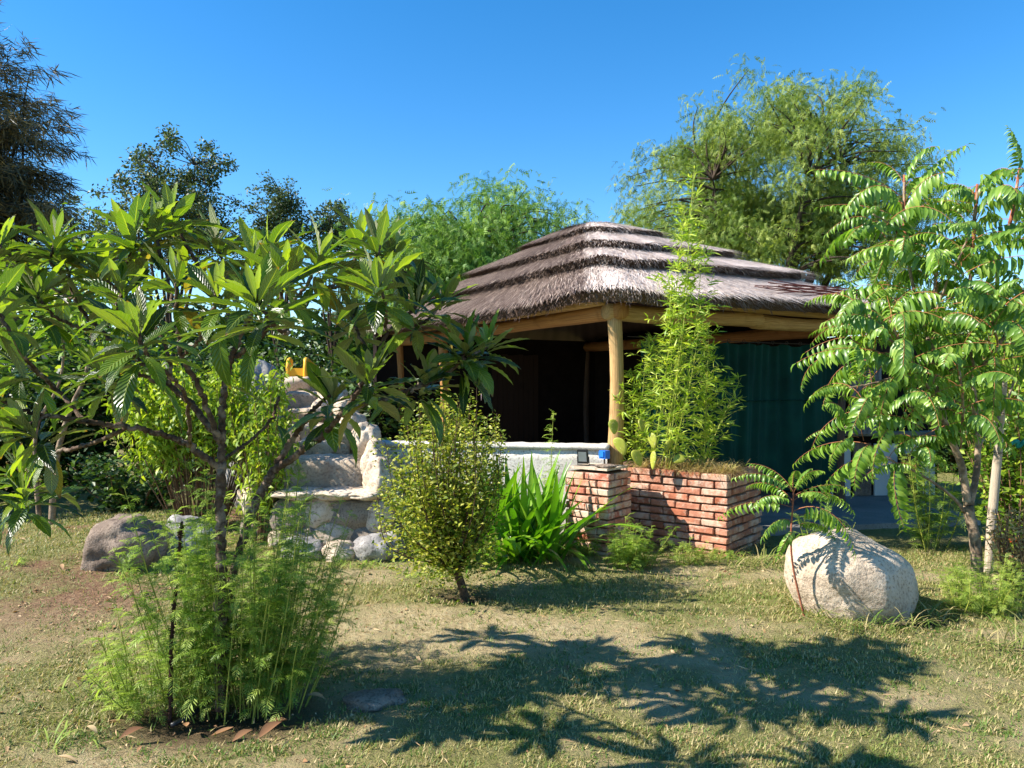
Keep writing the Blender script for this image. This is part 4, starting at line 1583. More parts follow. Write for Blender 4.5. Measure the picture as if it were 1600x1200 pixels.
    for (c, d, w) in tips:
        d = norm(d * 0.5 + np.array([0, 0, 0.9]) + RNG.normal(0, 0.12, 3))
        n = int(RNG.integers(24, 33) * w)
        fr = frames(np.array([d]), np.array([[0.2, 1.0, 0.1]]))[0]
        a0 = RNG.random() * 6.28
        for k in range(n):
            t = k / max(1, n - 1)                        # 0 = youngest, at the centre
            az = a0 + k * 2.39996 + RNG.normal(0, 0.18)
            el = np.interp(t, [0, 0.25, 0.6, 1], [1.25, 0.9, 0.38, -0.25]) + RNG.normal(0, 0.2)
            dd = fr @ np.array([math.sin(el), math.cos(el) * math.cos(az), math.cos(el) * math.sin(az)])
            L = np.interp(t, [0, 0.2, 0.5, 1], [0.11, 0.20, 0.25, 0.245]) * RNG.uniform(0.72, 1.15)
            pos = c - d * (0.015 + 0.13 * t ** 1.3) + dd * 0.012
            if t < 0.22:
                me, tp = young[int(RNG.integers(2))]
                mt = 'young'
            elif t > 0.85 and RNG.random() < 0.07:
                me, tp = old[0]
                mt = 'old'
            else:
                kk = int(np.clip(np.interp(t, [0.2, 1], [0.6, 4.4]) + RNG.normal(0, 0.9), 0, 5))
                me, tp = kinds[kk]
                mt = 'leaf'
            up = norm(np.array([0, 0, 1.0]) + 0.25 * RNG.normal(0, 1, 3) + d * 0.4)
            leaves.append((L * L / pos[1] ** 2 if 0 < (pos[0] / pos[1] * FPX + 800) < 800 else 0, pos, dd, up, L, me, tp, mt))
    leaves.sort(key=lambda q: -q[0])
    rest = {'leaf': MB(), 'young': MB(), 'old': MB()}
    for i, (s, pos, dd, up, L, me, tp, mt) in enumerate(leaves):
        Mx = frames(np.array([dd]), np.array([up]))[0]
        sc3 = (L, L * RNG.uniform(0.78, 1.18), L * RNG.uniform(0.5, 1.5))
        if i < 300:
            o = bpy.data.objects.new('leaf', me)
            col.objects.link(o)
            o.parent = root
            place(o, Mx, pos, sc3)
        else:
            rest[mt].inst(tp, Mx[None], pos[None], np.array([sc3]))
    for k, mk in (('leaf', 'loquat_leaf'), ('young', 'loquat_young'), ('old', 'loquat_old')):
        if rest[k].n:
            tag(obj('foliage', rest[k], M[mk], root), kind='stuff')
    print('loquat leaves', len(leaves))


make_loquat()

# ------------------------------------------------------------------ feathery weeds
FEATHER = []
for k in range(4):
    r_, l_ = pinnate_t(9, 1.0, 0.9 + 0.3 * k, quad_t(0.13), 0.36, 0.8, 0.15, rachis=0.010, jitter=0.5, ribbon=True)
    FEATHER.append(as_t(r_, l_))


def feathery(name, label, cat, base, n_stems, h, spread, leaf_l, mat, per=26, lean=0.18, from_=0.12, group=None, stem_r=0.004, aim=None):
    root = thing(name, base, label, cat, group)
    sm, lm = MB(), MB()
    for i in range(n_stems):
        ang = RNG.random() * 6.28
        rr = math.sqrt(RNG.random())
        x = base[0] + spread[0] * rr * math.cos(ang)
        y = base[1] + spread[1] * rr * math.sin(ang)
        z0 = gz(x, y) - 0.02 if base[2] < 0.4 else base[2] - 0.02
        hh = h * RNG.uniform(0.5, 1.0) * (1 - 0.25 * rr)
        ln = lean * hh
        tip = np.array([x + (math.cos(ang) * rr * 0.9 + RNG.normal(0, 0.5)) * ln, y + (math.sin(ang) * rr + RNG.normal(0, 0.5)) * ln, z0 + hh])
        mid = (np.array([x, y, z0]) + tip) / 2 + RNG.normal(0, 0.015, 3)
        c = curve([[x, y, z0], mid, tip], 7)
        sm.tube(c, np.linspace(stem_r, stem_r * 0.4, len(c)), 4, cap=False)
        m = max(6, int(per * hh / h))
        t = from_ + (1 - from_) * RNG.random(m) ** 0.8
        ix = t * (len(c) - 1)
        i0 = np.minimum(ix.astype(int), len(c) - 2)
        p = c[i0] + (c[i0 + 1] - c[i0]) * (ix - i0)[:, None]
        d = rand_dirs(m, -0.05, 0.75)
        L = leaf_l * RNG.uniform(0.6, 1.15, m) * (1 - 0.35 * t)
        for q in range(4):
            s = slice(q, None, 4)
            lm.inst(FEATHER[q], frames(d[s], [0, 0, 1.0]), p[s], L[s])
    tag(obj('stem', sm, M['weed_stem'], root), kind='stuff')
    tag(obj('foliage', lm, mat, root), kind='stuff')
    return root


wb = P(372, 1085, 3.72)
feathery('weed_clump', 'dense feathery bright green weed clump round the loquat trunk', 'weed', (wb[0], wb[1], 0), 100, 1.32, (0.33, 0.18), 0.13, M['feather'], per=46, lean=0.26, from_=0.07)
wb = P(255, 1070, 3.68)
feathery('weed_clump', 'shorter pale feathery weeds beside the dark dry stalk', 'weed', (wb[0], wb[1], 0), 36, 0.66, (0.22, 0.14), 0.11, M['feather_bright'], per=32, lean=0.4, from_=0.08)
wb = P(430, 1010, 4.2)
feathery('weed_clump', 'feathery weeds in front of the stair foot stones', 'weed', (wb[0], wb[1], 0), 22, 0.78, (0.2, 0.14), 0.13, M['feather'], per=38, lean=0.3, from_=0.2)
wb = P(1455, 800, 7.2)
feathery('tall_weed', 'tall feathery weed behind the branching tree of heaven trunk', 'weed', (wb[0], wb[1], 0), 10, 1.4, (0.18, 0.14), 0.2, M['feather'], per=60, lean=0.2, from_=0.03, stem_r=0.006)
wb = P(1540, 985, 5.2)
feathery('weed_clump', 'low bright green feathery weeds at the tree of heaven base', 'weed', (wb[0], wb[1], 0), 34, 0.50, (0.24, 0.18), 0.10, M['feather_bright'], per=44, lean=0.3, from_=0.02)
wb = P(985, 862, 6.55)
feathery('weed_clump', 'ferny green weeds against the foot of the red brick planter', 'weed', (wb[0], wb[1], 0), 26, 0.48, (0.18, 0.10), 0.13, M['feather'], per=34, lean=0.3, from_=0.05)
wb = P(1062, 868, 6.6)
feathery('weed_clump', 'thin feathery weeds before the planter corner', 'weed', (wb[0], wb[1], 0), 12, 0.26, (0.18, 0.06), 0.09, M['feather_bright'], per=22, lean=0.4, from_=0.05)
wb = P(1280, 880, 5.75)
feathery('tall_weed', 'feathery weed standing behind the boulder sapling', 'weed', (wb[0], wb[1], 0), 5, 0.78, (0.08, 0.06), 0.16, M['feather'], per=20, lean=0.2, from_=0.45)
wb = P(862, 850, 7.2)
feathery('spindly_weed', 'slender upright feathery weed rising above the low white wall', 'weed', (wb[0], wb[1], 0), 4, 1.52, (0.06, 0.05), 0.13, M['feather'], per=60, lean=0.06, from_=0.3, stem_r=0.005)
wb = P(625, 720, 8.2)
feathery('weed_clump', 'ferny weeds between the stair rocks and the low wall', 'weed', (wb[0], wb[1], 0), 14, 1.0, (0.25, 0.15), 0.2, M['feather'], per=22, lean=0.2, from_=0.3)

for (u, v, Yd, n_, h_, lb) in ((905, 858, 6.9, 14, 0.34, 'ferny weeds between the lilies and the pale brick pier'), (1120, 882, 6.62, 9, 0.2, 'sparse feathery weeds at the near corner of the brick planter'), (770, 868, 6.5, 12, 0.34, 'feathery weeds between the yellow green bush and the lilies')):
    wb = P(u, v, Yd)
    feathery('weed_clump', lb, 'weed', (wb[0], wb[1], 0), n_, h_, (0.14, 0.06), 0.1, M['feather'], per=26, lean=0.4, from_=0.03)

# dark dry stalk beside the loquat
def make_stalk():
    b0 = P(266, 1118, 3.55)
    b0[2] = gz(b0[0], b0[1]) - 0.03
    root = thing('dry_stalk', b0, 'tall dark dead stalk with shrivelled seed heads beside the loquat', 'dead stalk')
    c = curve([b0, P(268, 1000, 3.55), P(277, 900, 3.57), P(284, 815, 3.6)], 12)
    mb = MB()
    mb.tube(c, np.linspace(0.010, 0.006, len(c)), 7, wob=0.4)
    obj('stem', mb, M['dry_stalk'], root)
    mb = MB()
    n = 260
    t = RNG.random(n) * (len(c) - 1.01)
    i0 = t.astype(int)
    p = c[i0] + (c[i0 + 1] - c[i0]) * (t - i0)[:, None]
    mb.inst(diamond_t(0.6, 0.8), frames(rand_dirs(n, -0.7, 0.5), rand_dirs(n)), p, RNG.uniform(0.010, 0.022, n))
    tag(obj('seed_husks', mb, M['dry_stalk'], root), kind='stuff')


make_stalk()


def make_hose():
    p = [P(268, 1128, 3.5), P(310, 1100, 3.62), P(345, 1062, 3.78)]
    for q in p:
        q[2] = gz(q[0], q[1]) + 0.0
    p[1][2] += 0.02
    p[2][2] += 0.06
    mb = MB()
    mb.tube(curve(p, 8), 0.012, 10)
    tag(obj('irrigation_pipe', mb, M['black_plastic']), 'short black irrigation pipe lying at the loquat foot', 'pipe')


make_hose()

# ------------------------------------------------------------------ fallen loquat leaves
def fallen():
    meshes = []
    for i, (dr, fo) in enumerate(((0.5, 0.5), (-0.35, 0.6), (0.8, 0.35))):
        V, F, A = blade_t(8, 0.36, dr, fo, 0.5, 2, twist=0.6 * (i - 1))
        V = V.copy()
        V[:, 2] -= V[:, 2].min()
        A = A.copy()
        A[:, 2] = 0.3 * i
        mb = MB()
        mb.add(V, F, A)
        meshes.append(mb.mesh('fallen_leaf', M['litter']))
    spots = [(440, 1140, .16, 'curled tan dead leaf nearest the flat half buried stone'), (415, 1128, .14, None), (480, 1100, .13, None), (395, 1150, .12, None), (330, 1150, .12, None), (235, 1125, .12, None), (225, 1145, .13, None), (290, 1128, .1, None), (130, 1075, .1, None), (90, 1190, .12, None), (500, 990, .13, None), (95, 905, .1, None),
             (115, 815, .12, None), (85, 830, .12, None), (60, 822, .12, None), (100, 850, .1, None), (40, 865, .1, None), (135, 1145, .08, None)]
    for i, (u, v, L, lb) in enumerate(spots):
        Yd = EYE * FPX / (v - 600)
        p = P(u, v, Yd)
        z = gz(p[0], p[1])
        o = bpy.data.objects.new('fallen_leaf', meshes[i % 3])
        col.objects.link(o)
        if lb is None:
            lb = ('curled dead leaf on the dug earth under the feathery weeds' if v > 1095 and u > 200 else
                  'pale dead leaf on the bare soil beside the brown boulder' if v < 910 and u < 200 else 'single curled dead leaf on the worn lawn')
        tag(o, lb, 'fallen leaf', 'fallen loquat leaves')
        a = RNG.random() * 6.28
        place(o, rotz(a), [p[0], p[1], z + 0.004], L * 0.8)


fallen()

# ------------------------------------------------------------------ yellow green bush on the lawn
def make_bush():
    b0 = P(728, 936, 5.55)
    b0[2] = gz(b0[0], b0[1]) - 0.05
    root = thing('garden_bush', b0, 'bushy yellow green shrub with small leaves and short leaning trunk', 'bush')
    sm, lm = MB(), MB()
    fork = P(712, 890, 5.55)
    mb = MB()
    mb.tube(curve([b0, (b0 + fork) / 2 + [0.01, 0, 0], fork], 6), np.linspace(0.035, 0.028, 13), 9, wob=0.15)
    obj('trunk', mb, M['bush_stem'], root)
    t_ = diamond_t(0.55, 0.35)
    N = 96
    for i in range(N):
        u = RNG.uniform(590, 782)
        k = (u - 585) / 200
        vt = np.interp(u, [585, 615, 640, 690, 755, 785], [735, 690, 640, 612, 605, 660]) + abs(RNG.normal(0, 1)) * 75 - (30 if RNG.random() < 0.16 else 0)
        Yd = 5.55 + RNG.normal(0, 0.24)
        tip = P(u + RNG.normal(0, 10), vt, Yd)
        low = fork + RNG.normal(0, 0.02, 3)
        mid = low * 0.45 + tip * 0.55 + np.array([(tip[0] - low[0]) * RNG.uniform(0.0, 0.3), (tip[1] - low[1]) * 0.2, -0.04]) + RNG.normal(0, 0.05, 3)
        c = curve([low, mid, tip], 9)
        sm.tube(c, np.linspace(0.006, 0.0018, len(c)), 4, cap=False)
        m = int(RNG.uniform(90, 190))
        t = (0.10 + 0.9 * RNG.random(m) ** 0.85) * (len(c) - 1.01)
        i0 = t.astype(int)
        p = c[i0] + (c[i0 + 1] - c[i0]) * (t - i0)[:, None]
        fr = t / (len(c) - 1)
        p = p + RNG.normal(0, 1, (m, 3)) * (RNG.uniform(0.03, 0.11) * (1 - fr) + 0.022)[:, None]
        lm.inst(t_, frames(rand_dirs(m, -0.3, 0.9), norm(rand_dirs(m, 0.0, 1.0) + [0, 0, 0.6])), p, RNG.uniform(0.030, 0.062, m) * (1.05 - 0.4 * fr))
    # low skirts
    m = 900
    p = fork + np.stack([RNG.normal(-0.1, 0.17, m), RNG.normal(0, 0.16, m), RNG.normal(0.12, 0.12, m)], -1)
    lm.inst(t_, frames(rand_dirs(m, -0.3, 0.9), rand_dirs(m, 0, 1)), p, RNG.uniform(0.02, 0.04, m))
    tag(obj('stem', sm, M['bush_stem'], root), kind='stuff')
    tag(obj('foliage', lm, M['bush_leaf'], root), kind='stuff')
    for (u, v) in ((752, 606), (761, 608)):
        mb = MB()
        c = P(u, v, 5.5)
        n = 5
        a = np.arange(n) * 1.2566
        d = np.stack([0.6 * np.cos(a), 0.3 + 0 * a - 0.6, 0.6 * np.sin(a) + 0.4], -1)
        mb.inst(blade_t(3, 0.8, 0.6, 0.2, 0.6, 2), frames(d, [0, -1.0, 0.2]), np.repeat(c[None], n, 0), 0.026)
        mb.tube(np.array([c, c - [0.0, 0, 0.09]]), 0.002, 4)
        obj('flower', mb, M['petal_pink'], root)


make_bush()

# ------------------------------------------------------------------ strap leaved lilies
def make_lily():
    b0 = P(812, 868, 6.75)
    b0[2] = 0
    root = thing('lily_clump', b0, 'clump of bright green strap leaved lilies beside the brick pier', 'lily')
    tm = []
    for k, (dr, tw) in enumerate(((0.25, 0.3), (0.6, -0.3), (1.1, 0.2), (1.7, -0.2), (2.3, 0.4))):
        V, F, A = blade_t(9, 0.078, dr, 0.35, 0.35, 2, twist=tw)
        A = A.copy()
        A[:, 2] = 0.17 * k
        m1, m2 = MB(), MB()
        m1.add(V, F, A)
        m2.add(V, F, A)
        tm.append((m1.mesh('leaf', M['lily']), m2.mesh('leaf', M['lily_dry'])))
    for i in range(190):
        cx = b0[0] + np.clip(RNG.normal(0, 0.22), -0.4, 0.36)
        cy = b0[1] + RNG.normal(0, 0.13)
        a = RNG.random() * 6.28
        el = RNG.uniform(0.75, 1.5)
        d = np.array([math.cos(a) * math.cos(el), math.sin(a) * math.cos(el), math.sin(el)])
        L = RNG.uniform(0.55, 1.02)
        dry = RNG.random() < 0.07
        k = int(np.clip((1.5 - el) / 0.75 * 3.2 + RNG.normal(0, 0.7), 0, 4))
        if k >= 3:
            L *= 0.66
        if dry:
            k, L = 4, 0.4
        o = bpy.data.objects.new('leaf', tm[k][1 if dry else 0])
        col.objects.link(o)
        o.parent = root
        place(o, frames(d[None], np.array([[0, 0, 1.0]]))[0], [cx, cy, gz(cx, cy) - 0.01], (L, L * RNG.uniform(0.8, 1.3), L))


make_lily()

# ------------------------------------------------------------------ bamboo and cactus in the planter
BT = [blade_t(3, 0.15, dr, 0.3, 0.3, 2) for dr in (0.3, 0.8)]


def planter_pt(a, b, z=0.74):
    return RC - FD * a + SD * b + np.array([0, 0, z])


def bamboo(name, label, a, b, culms, mat_leaf, dens, group=None):
    base = planter_pt(a, b)
    root = thing(name, base, label, 'bamboo', group)
    lm, tw = MB(), MB()
    for (u, v, dy, r) in culms:
        tip = P(u, v, base[1] + dy)
        low = base + np.array([RNG.normal(0, 0.05), RNG.normal(0, 0.05), -0.05])
        mid = low * 0.45 + tip * 0.55 + np.array([RNG.normal(0, 0.03), (tip[1] - low[1]) * 0.4, 0.06])
        c = curve([low, mid, tip], 16)
        mb = MB()
        mb.tube(c, np.linspace(r, r * 0.3, len(c)), 6, cap=False)
        obj('culm', mb, M['bamboo_culm'], root)
        ln = np.linalg.norm(tip - low)
        nodes = int(ln / 0.065)
        for q in range(nodes):
            t = 0.08 + 0.92 * q / nodes
            ix = t * (len(c) - 1.01)
            i0 = int(ix)
            p = c[i0] + (c[i0 + 1] - c[i0]) * (ix - i0)
            for s in range(int(dens + RNG.random())):
                dd = rand_dirs(1, 0.05, 0.9)[0]
                tl = (0.05 + 0.30 * RNG.random() ** 1.6) * (1.1 - 0.55 * t)
                e = p + dd * tl
                tw.tube(np.array([p, p + dd * tl * 0.5 + [0, 0, 0.01], e]), 0.0014, 3, cap=False)
                m = int(RNG.integers(4, 8))
                ld = dd[None] * 0.7 + rand_dirs(m, -0.5, 0.7)
                pp = p + dd[None] * tl * RNG.uniform(0.45, 1.0, m)[:, None]
                lm.inst(BT[q % 2], frames(ld, norm(rand_dirs(m, 0.2, 1.0))), pp, RNG.uniform(0.06, 0.125, m))
    tag(obj('twig', tw, M['bamboo_culm'], root), kind='stuff')
    tag(obj('foliage', lm, mat_leaf, root), kind='stuff')


bamboo('bamboo', 'tallest bamboo reaching over the thatch from the brick planter', 0.66, 0.10,
       [(1085, 262, -0.42, 0.008), (1070, 330, -0.46, 0.007), (1098, 390, -0.5, 0.006), (1045, 425, -0.4, 0.006), (1078, 360, -0.55, 0.006), (1060, 450, -0.45, 0.006), (1095, 470, -0.5, 0.005)], M['bamboo_leaf'], 1.9)
bamboo('bamboo', 'dense low bamboo close against the log post', 1.02, 0.22,
       [(985, 575, 0.0, 0.006), (1010, 530, -0.1, 0.006), (965, 610, -0.1, 0.005), (1035, 525, -0.15, 0.006), (1000, 620, -0.15, 0.005), (1040, 600, -0.1, 0.005)], M['bamboo_leaf'], 2.6)
bamboo('bamboo', 'slim bright bamboo before the green curtain, near the planter corner', 0.38, 0.30,
       [(1108, 505, -0.2, 0.006), (1090, 560, -0.1, 0.005), (1120, 590, -0.15, 0.005), (1158, 590, 0.1, 0.005), (1140, 640, -0.1, 0.004)], M['bamboo_leaf'], 2.3)


def make_cactus():
    n = NT('cactus')
    v = n.objco()
    sp = n.n('ShaderNodeTexVoronoi')
    sp.inputs['Scale'].default_value = 34
    n.l(v, sp.inputs['Vector'])
    c = n.ramp(n.noise(8, 4, 0.6, v), [(0.3, lin(118, 132, 40)), (0.7, lin(178, 180, 72))])
    c = n.mix(n.ramp(sp.outputs['Distance'], [(0.10, (1, 1, 1)), (0.2, (0, 0, 0))]), c, lin(206, 196, 140))
    n.principled(c, 0.5, None, 0.35)
    cm = n.m
    base = planter_pt(1.0, 0.14)
    root = thing('prickly_pear', base, 'prickly pear cactus with flat pads at the planter brick edge', 'cactus')

    def pad(c, up, wdir, w, h, th):
        up, wdir = norm(up), norm(wdir)
        nrm = np.cross(wdir, up)
        mb = MB()
        n1, n2 = 14, 8
        V = []
        for i in range(n1 + 1):
            ph = -np.pi / 2 + np.pi * i / n1
            for j in range(n2 * 2):
                la = 2 * np.pi * j / (n2 * 2)
                x = math.cos(ph) * math.cos(la)
                y = math.cos(ph) * math.sin(la)
                z = math.sin(ph)
                ww = w * (0.78 + 0.28 * z)
                V.append(np.asarray(c) + wdir * x * ww / 2 + nrm * y * th / 2 + up * (z + 1) * h / 2)
        k = n2 * 2
        mb.add(V, [np.array([[i * k + j, i * k + (j + 1) % k, (i + 1) * k + (j + 1) % k, (i + 1) * k + j] for i in range(n1) for j in range(k)])])
        o = obj('pad', mb, cm, root)
        sb = MB()
        for q in range(26):
            a, b = RNG.uniform(-0.38, 0.38), RNG.uniform(0.2, 0.98)
            s = RNG.choice([-1, 1])
            p = np.asarray(c) + wdir * a * w * 0.9 + up * b * h + nrm * s * th * 0.42
            d = nrm * s + wdir * RNG.normal(0, 0.5) + up * RNG.normal(0, 0.5)
            sb.tube(np.array([p, p + norm(d) * RNG.uniform(0.015, 0.04)]), 0.0007, 3, cap=False)
        tag(obj('spine', sb, M['dry_grass'], o), kind='stuff')

    cx = norm(np.array([1, -0.2, 0]))
    pads = [(P(1020, 727, 7.1), (0.05, 0, 1), (0.5, -0.85, 0), .09, .19), (P(1022, 695, 7.1), (-0.15, 0, 1), (0.75, -0.6, 0), .10, .17), (P(1040, 698, 7.14), (0.5, 0, 1), (0.8, 0.2, 0), .09, .15),
            (P(1005, 668, 7.1), (-.2, .1, 1), (0.7, 0.6, 0), .085, .14), (P(1000, 722, 7.2), (-0.3, 0, 1), (0.9, 0.3, 0), .12, .18), (P(975, 705, 7.25), (-.35, 0, 1), (.9, -.3, 0), .13, .2), (P(960, 672, 7.25), (-.1, .1, 1), (.8, .3, 0), .11, .16),
            (P(1052, 716, 7.12), (0.9, 0, .6), (0.5, -0.3, -.6), .10, .13)]
    for (c, up, wd, w, h) in pads:
        pad(c - np.array([0, 0, 0.04]), np.array(up, float), np.array(wd, float), w * 1.15, h * 0.9, 0.028)
    # dry remnant stick at the edge
    q = planter_pt(0.80, 0.05, 0.72)
    mb = MB()
    mb.tube(np.array([q, q + [0.02, -0.02, 0.10], q + [0.05, -0.03, 0.20]]), [0.02, 0.018, 0.012], 7, wob=0.3)
    tag(obj('dead_stub', mb, M['dry_stalk']), 'dark broken plant stub beside the cactus in the planter', 'plant stub')


make_cactus()


def planter_grass():
    mb = MB()
    t = blade_t(4, 0.03, 1.3, 0.1, 0.25)
    n = 2600
    a = RNG.random(n) ** 1.3 * 1.0 + 0.01
    b = np.abs(RNG.normal(0.12, 0.2, n)) % 0.8 + 0.02
    p = RC[None] - a[:, None] * FD + b[:, None] * SD + np.array([0, 0, 0.745])
    d = rand_dirs(n, 0.3, 0.98)
    mb.inst(t, frames(d, [0, 0, 1.0]), p, RNG.uniform(0.05, 0.23, n))
    tag(obj('dry_grass', mb, M['dry_grass']), 'tangled dry grass growing along the brick planter rim', 'grass', None, 'stuff')
    mb = MB()
    n = 900
    q = RNG.random(n)
    p = np.where((q < 0.55)[:, None], RC[None] - (RNG.random(n) * 1.0)[:, None] * FD - (np.abs(RNG.normal(0.03, 0.05, n)))[:, None] * SD,
                 RC[None] + (RNG.random(n) * 0.8)[:, None] * SD + np.abs(RNG.normal(0.02, 0.05, n))[:, None] * FD)
    p[:, 2] = ground_h(p[:, 0], p[:, 1]) - 0.005
    mb.inst(t, frames(rand_dirs(n, 0.35, 0.98), [0, 0, 1.0]), p, RNG.uniform(0.06, 0.2, n))
    tag(obj('dry_grass', mb, M['dry_grass']), 'dry grass fringe on the ground at the brick planter foot', 'grass', None, 'stuff')


planter_grass()
tuft_stuff('long_grass', [(P(u, v, EYE * FPX / (v - 600))[0], EYE * FPX / (v - 600)) for u, v in
                          ((1255, 960), (1270, 975), (1240, 945), (1395, 955), (1415, 945), (1440, 965), (1460, 975), (1380, 985), (1420, 985), (1300, 990), (1340, 992), (1175, 885), (1195, 880), (1210, 890), (1150, 890), (1540, 1010), (1585, 1020), (1590, 1000))],
           M['grass'], 'long arching grass blades round the pale boulder', h=(0.12, 0.34), width=0.025, blades=34, spread=0.045, droop=1.5)
tuft_stuff('long_grass', [(P(u, v, EYE * FPX / (v - 600))[0], EYE * FPX / (v - 600)) for u, v in
                          ((205, 905), (215, 900), (190, 912), (30, 900), (10, 905), (640, 905), (600, 892), (560, 893), (520, 890), (575, 886), (540, 884), (490, 890), (660, 900), (690, 905), (10, 830), (40, 820), (140, 1090), (90, 1160))],
           M['feather_bright'], 'fresh green grass tufts along the stones and boulders', h=(0.05, 0.16), width=0.06, blades=26, spread=0.05, droop=1.2)

# ------------------------------------------------------------------ tree of heaven: tree on the right and sapling at the boulder
LEAFLET = blade_t(3, 0.31, 1.0, 0.5, 0.4, 2)
HEAVEN = []
for k in range(6):
    r_, l_ = pinnate_t(13 + k % 3, 1.0, 0.95 + 0.22 * k, LEAFLET, 0.195, 0.35, 0.95, rachis=0.0055, jitter=0.35)
    HEAVEN.append((r_.mesh('rachis', M['heaven_rachis']), l_.mesh('compound_leaf', M['heaven_leaf'])))


def heaven_leaf(root, pos, d, L, k):
    Mx = frames(np.asarray(d, float)[None], np.array([[0, 0, 1.0]]) + RNG.normal(0, 0.22, (1, 3)))[0]
    L = (L, L * RNG.uniform(0.8, 1.2), L * RNG.uniform(0.7, 1.35))
    o = bpy.data.objects.new('compound_leaf', HEAVEN[k][1])
    col.objects.link(o)
    o.parent = root
    place(o, Mx, pos, L)
    r = bpy.data.objects.new('rachis', HEAVEN[k][0])
    col.objects.link(r)
    r.parent = o


def rosette(root, c, d, n, L, spread=0.28, flat=(-0.15, 0.9), only=None):
    fr = frames(np.array([d]), np.array([[0.2, 1.0, 0.1]]))[0]
    a0 = RNG.random() * 6.28
    for k in range(n):
        t = k / max(1, n - 1)
        az = a0 + k * 2.39996 + RNG.normal(0, 0.2)
        el = np.interp(t, [0, 0.5, 1], [flat[1], 0.35, flat[0]]) + RNG.normal(0, 0.12)
        dd = fr @ np.array([math.sin(el), math.cos(el) * math.cos(az), math.cos(el) * math.sin(az)])
        dd[2] = max(dd[2], -0.25)
        heaven_leaf(root, c - d * spread * t, dd, L * RNG.uniform(0.7, 1.1) * np.interp(t, [0, 0.3, 1], [0.55, 0.95, 1.0]), int(RNG.integers(6)))


def make_heaven():
    TY = 5.7
    b0 = P(1528, 905, TY)
    b0[2] = gz(b0[0], b0[1]) - 0.05
    root = thing('tree_of_heaven', b0, 'young tree with long drooping compound leaves, beside a grey stake', 'tree')

    def br(name, pts, r0, r1, mat, n=8):
        c = curve(pts, n)
        mb = MB()
        mb.tube(c + RNG.normal(0, 0.002, c.shape), np.linspace(r0, r1, len(c)), 9, wob=0.08)
        obj(name, mb, mat, root)
        return c

    fork = P(1512, 790, TY)
    br('trunk', [b0, P(1524, 850, TY), fork], 0.043, 0.036, M['heaven_bark'])
    tips = []

    def limb(pts, r0, r1, n=11, L=0.62, mat='heaven_bark'):
        c = br('branch', [fork if isinstance(q, str) else P(*q) for q in pts], r0, r1, M[mat])
        tips.append((c[-1], norm(c[-1] - c[-6]), n, L, c))
        return c

    limb(['f', (1503, 731, TY), (1488, 692, TY - .03), (1474, 650, TY - .05), (1460, 586, TY - .05), (1458, 500, TY - .05), (1464, 410, TY - .05)], 0.030, 0.012, 13, 0.72)
    limb([(1516, 790, TY), (1526, 735, TY + .05), (1527, 690, TY + .06), (1520, 590, TY + .08), (1515, 480, TY + .1), (1520, 380, TY + .12), (1526, 300, TY + .12)], 0.026, 0.010, 12, 0.62)
    limb([(1460, 560, TY - .05), (1435, 480, TY + .1), (1415, 380, TY + .2), (1413, 285, TY + .25)], 0.016, 0.009, 12, 0.68)
    limb([(1488, 692, TY - .03), (1455, 660, TY - .12), (1420, 635, TY - .2), (1385, 628, TY - .25), (1345, 660, TY - .3), (1318, 668, TY - .3)], 0.014, 0.006, 10, 0.58)
    limb([(1474, 650, TY - .05), (1440, 590, TY - .25), (1410, 540, TY - .35), (1390, 500, TY - .4)], 0.012, 0.007, 12, 0.64)
    limb([(1515, 480, TY + .1), (1555, 420, TY + .2), (1580, 340, TY + .3), (1592, 270, TY + .35)], 0.014, 0.008, 11, 0.6)
    limb([(1520, 590, TY + .08), (1560, 540, TY), (1590, 490, TY - .05), (1605, 440, TY - .1)], 0.014, 0.008, 13, 0.66)
    limb([(1458, 500, TY - .05), (1480, 440, TY - .2), (1500, 400, TY - .3), (1512, 372, TY - .35)], 0.010, 0.007, 11, 0.6)
    limb([(1526, 700, TY + .05), (1555, 660, TY + .2), (1580, 610, TY + .3), (1590, 560, TY + .35)], 0.012, 0.007, 11, 0.6)
    limb([(1410, 540, TY - .35), (1375, 520, TY - .3), (1345, 470, TY - .2)], 0.009, 0.006, 9, 0.56)
    limb([(1460, 586, TY - .05), (1430, 570, TY + .2), (1400, 520, TY + .4), (1390, 440, TY + .45)], 0.010, 0.007, 10, 0.6)
    limb([(1500, 700, TY), (1505, 640, TY - .35), (1500, 590, TY - .5), (1495, 560, TY - .5)], 0.010, 0.007, 11, 0.55)
    limb([(1560, 540, TY), (1550, 500, TY - .3), (1545, 470, TY - .4)], 0.009, 0.006, 11, 0.6)
    limb([(1420, 635, TY - .2), (1440, 640, TY - .45), (1445, 620, TY - .5)], 0.008, 0.006, 8, 0.5)
    limb([(1430, 570, TY + .2), (1395, 560, TY + .1), (1360, 545, TY), (1330, 530, TY - .1)], 0.009, 0.006, 9, 0.62)
    limb([(1440, 590, TY - .25), (1400, 590, TY - .4), (1360, 600, TY - .5), (1328, 606, TY - .55)], 0.009, 0.006, 8, 0.56)
    limb([(1415, 380, TY + .2), (1390, 350, TY + .1), (1365, 335, TY)], 0.008, 0.006, 8, 0.6)
    # bare side branch
    br('branch', [P(1508, 800, TY), P(1487, 775, TY - .05), P(1440, 742, TY - .15), P(1388, 718, TY - .25)], 0.014, 0.006, M['heaven_bark'])
    for (c, d, n, L, cv) in tips:
        d = norm(d * 0.7 + np.array([0, 0, 0.6]))
        rosette(root, c, d, int(n * 1.35), L * 1.12, 0.5)
    for (c, d, n, L, cv) in tips[:3] + tips[5:7]:
        mb = MB()
        mb.tube(np.concatenate([cv[-10:], [cv[-1] + d * 0.06]]), np.linspace(0.015, 0.009, 11), 7)
        obj('shoot', mb, M['heaven_shoot'], root)


make_heaven()


